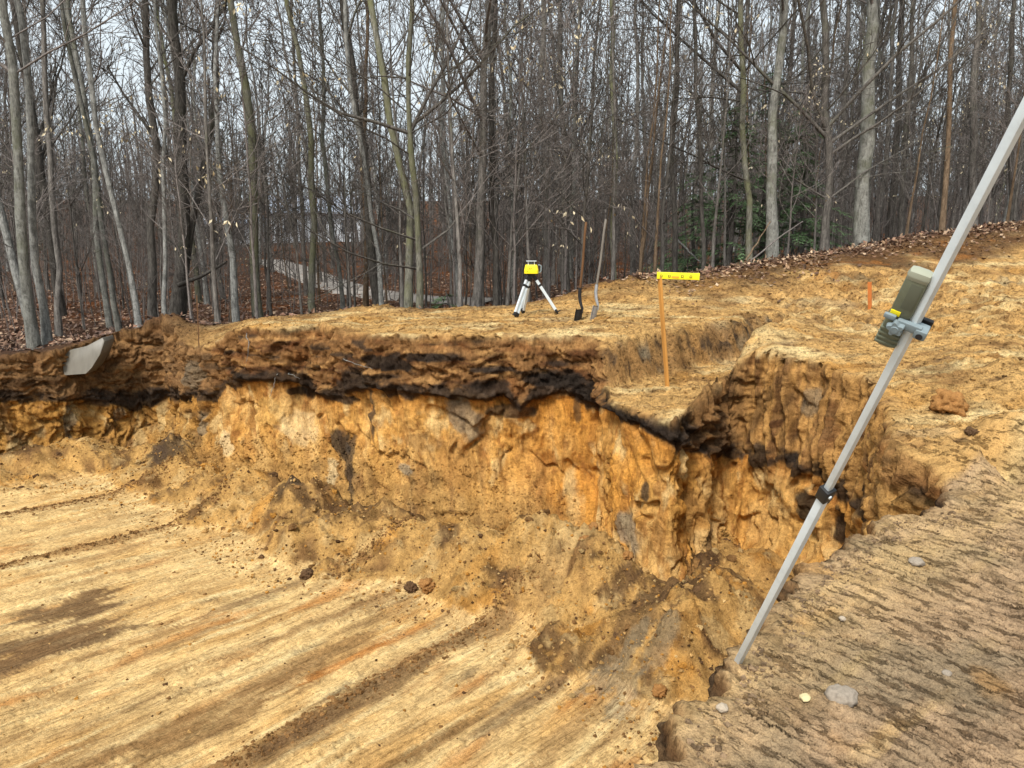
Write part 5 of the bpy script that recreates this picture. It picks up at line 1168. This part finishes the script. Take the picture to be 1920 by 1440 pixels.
# crumbs of soil: too many to count
def crumbs(name, P, R, C, seed, mat, label, big=False):
    rg = np.random.default_rng(seed); n = len(P)
    base = np.array([[1, 0, 0], [-1, 0, 0], [0, 1, 0], [0, -1, 0], [0, 0, 1], [0, 0, -1]], float)
    f = np.array([[0, 2, 4], [2, 1, 4], [1, 3, 4], [3, 0, 4], [2, 0, 5], [1, 2, 5], [3, 1, 5], [0, 3, 5]])
    if big:
        b_ = bmesh.new(); bmesh.ops.create_icosphere(b_, subdivisions=2, radius=1); base = np.array([v.co[:] for v in b_.verts]); f = np.array([[v.index for v in q_.verts] for q_ in b_.faces]); b_.free()
    m_ = len(base); A = rg.normal(size=(n, 3, 3)); Q, _ = np.linalg.qr(A)
    S = rg.uniform(.55, 1.2, (n, m_, 1)) if not big else (rg.uniform(.8, 1.15, (n, m_, 1))+.5*fbm(base[None, :, 0]*1.3+np.arange(n)[:, None]*3.7, base[None, :, 1]*1.3+0*np.arange(n)[:, None], base[None, :, 2]*1.3+0*np.arange(n)[:, None], oct=2)[..., None])*rg.uniform(.7, 1.2, (n, 1, 3))
    V = np.einsum('nij,kj->nki', Q, base)*S*R[:, None, None]; V[..., 2] *= .8; V += P[:, None]
    F = (f[None]+np.arange(n)[:, None, None]*m_).reshape(-1, 3)
    tag(link(name, mesh_from(name, V.reshape(-1, 3), F, mat, False, np.repeat(C, m_, 0))), label, 'soil crumbs', kind='stuff')
rg = np.random.default_rng(901)
# on the slumped foot of the wall and on the lip
idx = np.argwhere(vis & (tl > .15)); idx = idx[rg.integers(0, len(idx), 20000)]
P = WALL_V[idx[:, 0], idx[:, 1]]+rg.normal(size=(len(idx), 3))*.01; Cc = WALL_C[idx[:, 0], idx[:, 1]]*rg.uniform(.65, 1.2, (len(idx), 1))
xs = rg.uniform(-9, 2.6, 90000); ys = rg.uniform(3.0, 11.5, 90000); k = in_pit(xs, ys); xs, ys = xs[k], ys[k]; dd = toe_dist(xs, ys)
k = rg.random(len(xs)) < np.where(dd < 1.1, .55, .035)*np.where(ys < 2.5, .1, 1); xs, ys, dd = xs[k], ys[k], dd[k]
zf, kq = floor_height(xs, ys, dd); Pf = np.stack([xs, ys, zf], 1)
Cf = np.array([C_sand, C_brown, C_dk, C_ochre, C_pale*.9])[rg.choice(5, len(xs), p=[.35, .25, .12, .16, .12])]*rg.uniform(.75, 1.15, (len(xs), 1))
# rows of crumbs along the bucket berms
Pb, Cb = [], []
for (a, b, hh) in BERMS:
    A, B = at(*a, FZ), at(*b, FZ); t = rg.random(1300); nn_ = np.array([-(B-A)[1], (B-A)[0]])/np.hypot(*(B-A)[:2])
    tA, rA = pcoord(A[0], A[1]); tB, rB = pcoord(B[0], B[1])
    rr_ = rA+(rB-rA)*t; th_ = (tA+(tB-tA)*t+rg.normal(size=1300)*.06)/30; x_ = PC[0]-rr_*np.cos(th_); y_ = PC[1]-rr_*np.sin(th_); z_, _ = floor_height(x_, y_, toe_dist(x_, y_))
    Pb.append(np.stack([x_, y_, z_], 1)); Cb.append(C_brown*rg.uniform(.7, 1.5, (1300, 1)))
P = np.concatenate([P, Pf]+Pb); Cc = np.concatenate([Cc, Cf]+Cb); R = .006+.022*rg.random(len(P))**4
ke = np.where((ss > S0[44]) & (ss < S0[55]))[0]; ke = ke[rg.integers(0, len(ke), 1500)]; 
ox = rg.normal(size=1500)*.06; xe, ye = ex[ke]-nx[ke]*(.03+np.abs(ox)), ey[ke]-ny[ke]*(.03+np.abs(ox)); ze = G(xe, ye)
xp = rg.uniform(.3, 3.6, 9000); yp = rg.uniform(1.9, 5.2, 9000); k = (padmask(xp, yp) > .6) & ~in_pit(xp, yp) & (fbm(xp*1.7, yp*1.7, seed=95) > -.05); xp, yp = xp[k][:2600], yp[k][:2600]; zp = G(xp, yp)
Pn = np.concatenate([np.stack([xe, ye, ze], 1), np.stack([xp, yp, zp], 1)]); Cn = np.concatenate([C_pad*rg.uniform(.45, 1.0, (1500, 1)), C_pad*rg.uniform(.6, 1.2, (len(xp), 1))])
crumbs('pad_crumbs', Pn, np.concatenate([.004+.016*rg.random(1500)**5, .003+.010*rg.random(len(xp))**4]), Cn, 904, M['wall'], 'crumbs and torn lumps on the packed pad and its broken edge')
crumbs('soil_crumbs', P, R, Cc, 902, M['wall'], 'loose crumbs of soil on the pit floor and slumped wall foot')
kb = rg.choice(np.where((dd < .9) & (ys > 4))[0], 750, replace=False); kb2 = rg.integers(0, len(idx), 350)
Pk = np.concatenate([Pf[kb], P[kb2]]); Ck = np.concatenate([Cf[kb], Cc[kb2]])
crumbs('soil_lumps', Pk, .012+.038*rg.random(len(Pk))**3.5, Ck, 905, M['talus'], 'mixed lumps of sand and topsoil fallen at the wall foot', True)
# crumbs on the upper ground
xs = rg.uniform(-7, 8, 60000); ys = rg.uniform(4.2, 13.5, 60000); k = ~in_pit(xs, ys) & (np.abs(xs) < ys*.85) & (padmask(xs, ys) < .5); xs, ys = xs[k][:15000], ys[k][:15000]
zs = G(xs, ys); gc = ground_colour(xs, ys, zs)*rg.uniform(.55, 1.15, (len(xs), 1))
crumbs('plateau_crumbs', np.stack([xs, ys, zs], 1), .006+.03*rg.random(len(xs))**4, gc, 903, M['ground'], 'loose crumbs and small clods on the trampled plateau')

# ------------------------------------------------------------------ fallen wood at the wood's edge
def stick(name, pts, r0, mat, label, seed, grp=None):
    rg = np.random.default_rng(seed); pts = np.array(pts); P, R, k = trunk_poly(pts, r0, r0*.45, 7, 1.0, rg); V, F = tubes([(P, R, k)])
    tag(link(name, mesh_from(name, V, F, M[mat])), label, 'fallen wood', grp)
stick('fallen_log', [aty(1105, 575, 14.2), aty(1132, 545, 14.4), aty(1142, 520, 14.6)], .055, 'dark', 'dark log leaning in the wood behind the two shovels', 1)
stick('fallen_branch', [aty(1385, 505, 14.6), aty(1420, 455, 15.0), aty(1445, 415, 15.3)], .022, 'brown', 'dead branch propped against the thick grey trunk', 2)
stick('fallen_branch', [aty(1395, 500, 14.7), aty(1460, 445, 15.0), aty(1505, 415, 15.3)], .02, 'twig', 'long thin branch leaning right of the thick grey trunk', 3)
stick('fallen_branch', [aty(1270, 450, 17.0), aty(1312, 490, 16.8)], .03, 'pale', 'pale fallen branch beside the thin dark trunk', 4)
stick('fallen_branch', [aty(335, 535, 15.2), aty(385, 515, 14.8), aty(425, 490, 14.6)], .05, 'dark', 'curved dark bough beside the many-stemmed tree', 5)
# thin roots hanging from the dark layer
for i, (a, b, cpx) in enumerate([((466, 622), (462, 690), (470, 650)), ((524, 700), (508, 742), (518, 720)), ((545, 698), (565, 708), (556, 704)), ((645, 672), (700, 690), (670, 682))]):
    pa, pb, pc_ = wall_pt(*a), wall_pt(*b), wall_pt(*cpx); o3 = np.array([0, -.06, 0])
    stick('root', [pa+o3, pc_+o3*1.2, pb+o3], .006, 'pale', ['long pale root down the corner of the cut', 'short straight root hanging below the dark layer', 'forked rootlet at the dark layer', 'thin root across the dark lens'][i], 40+i, None)
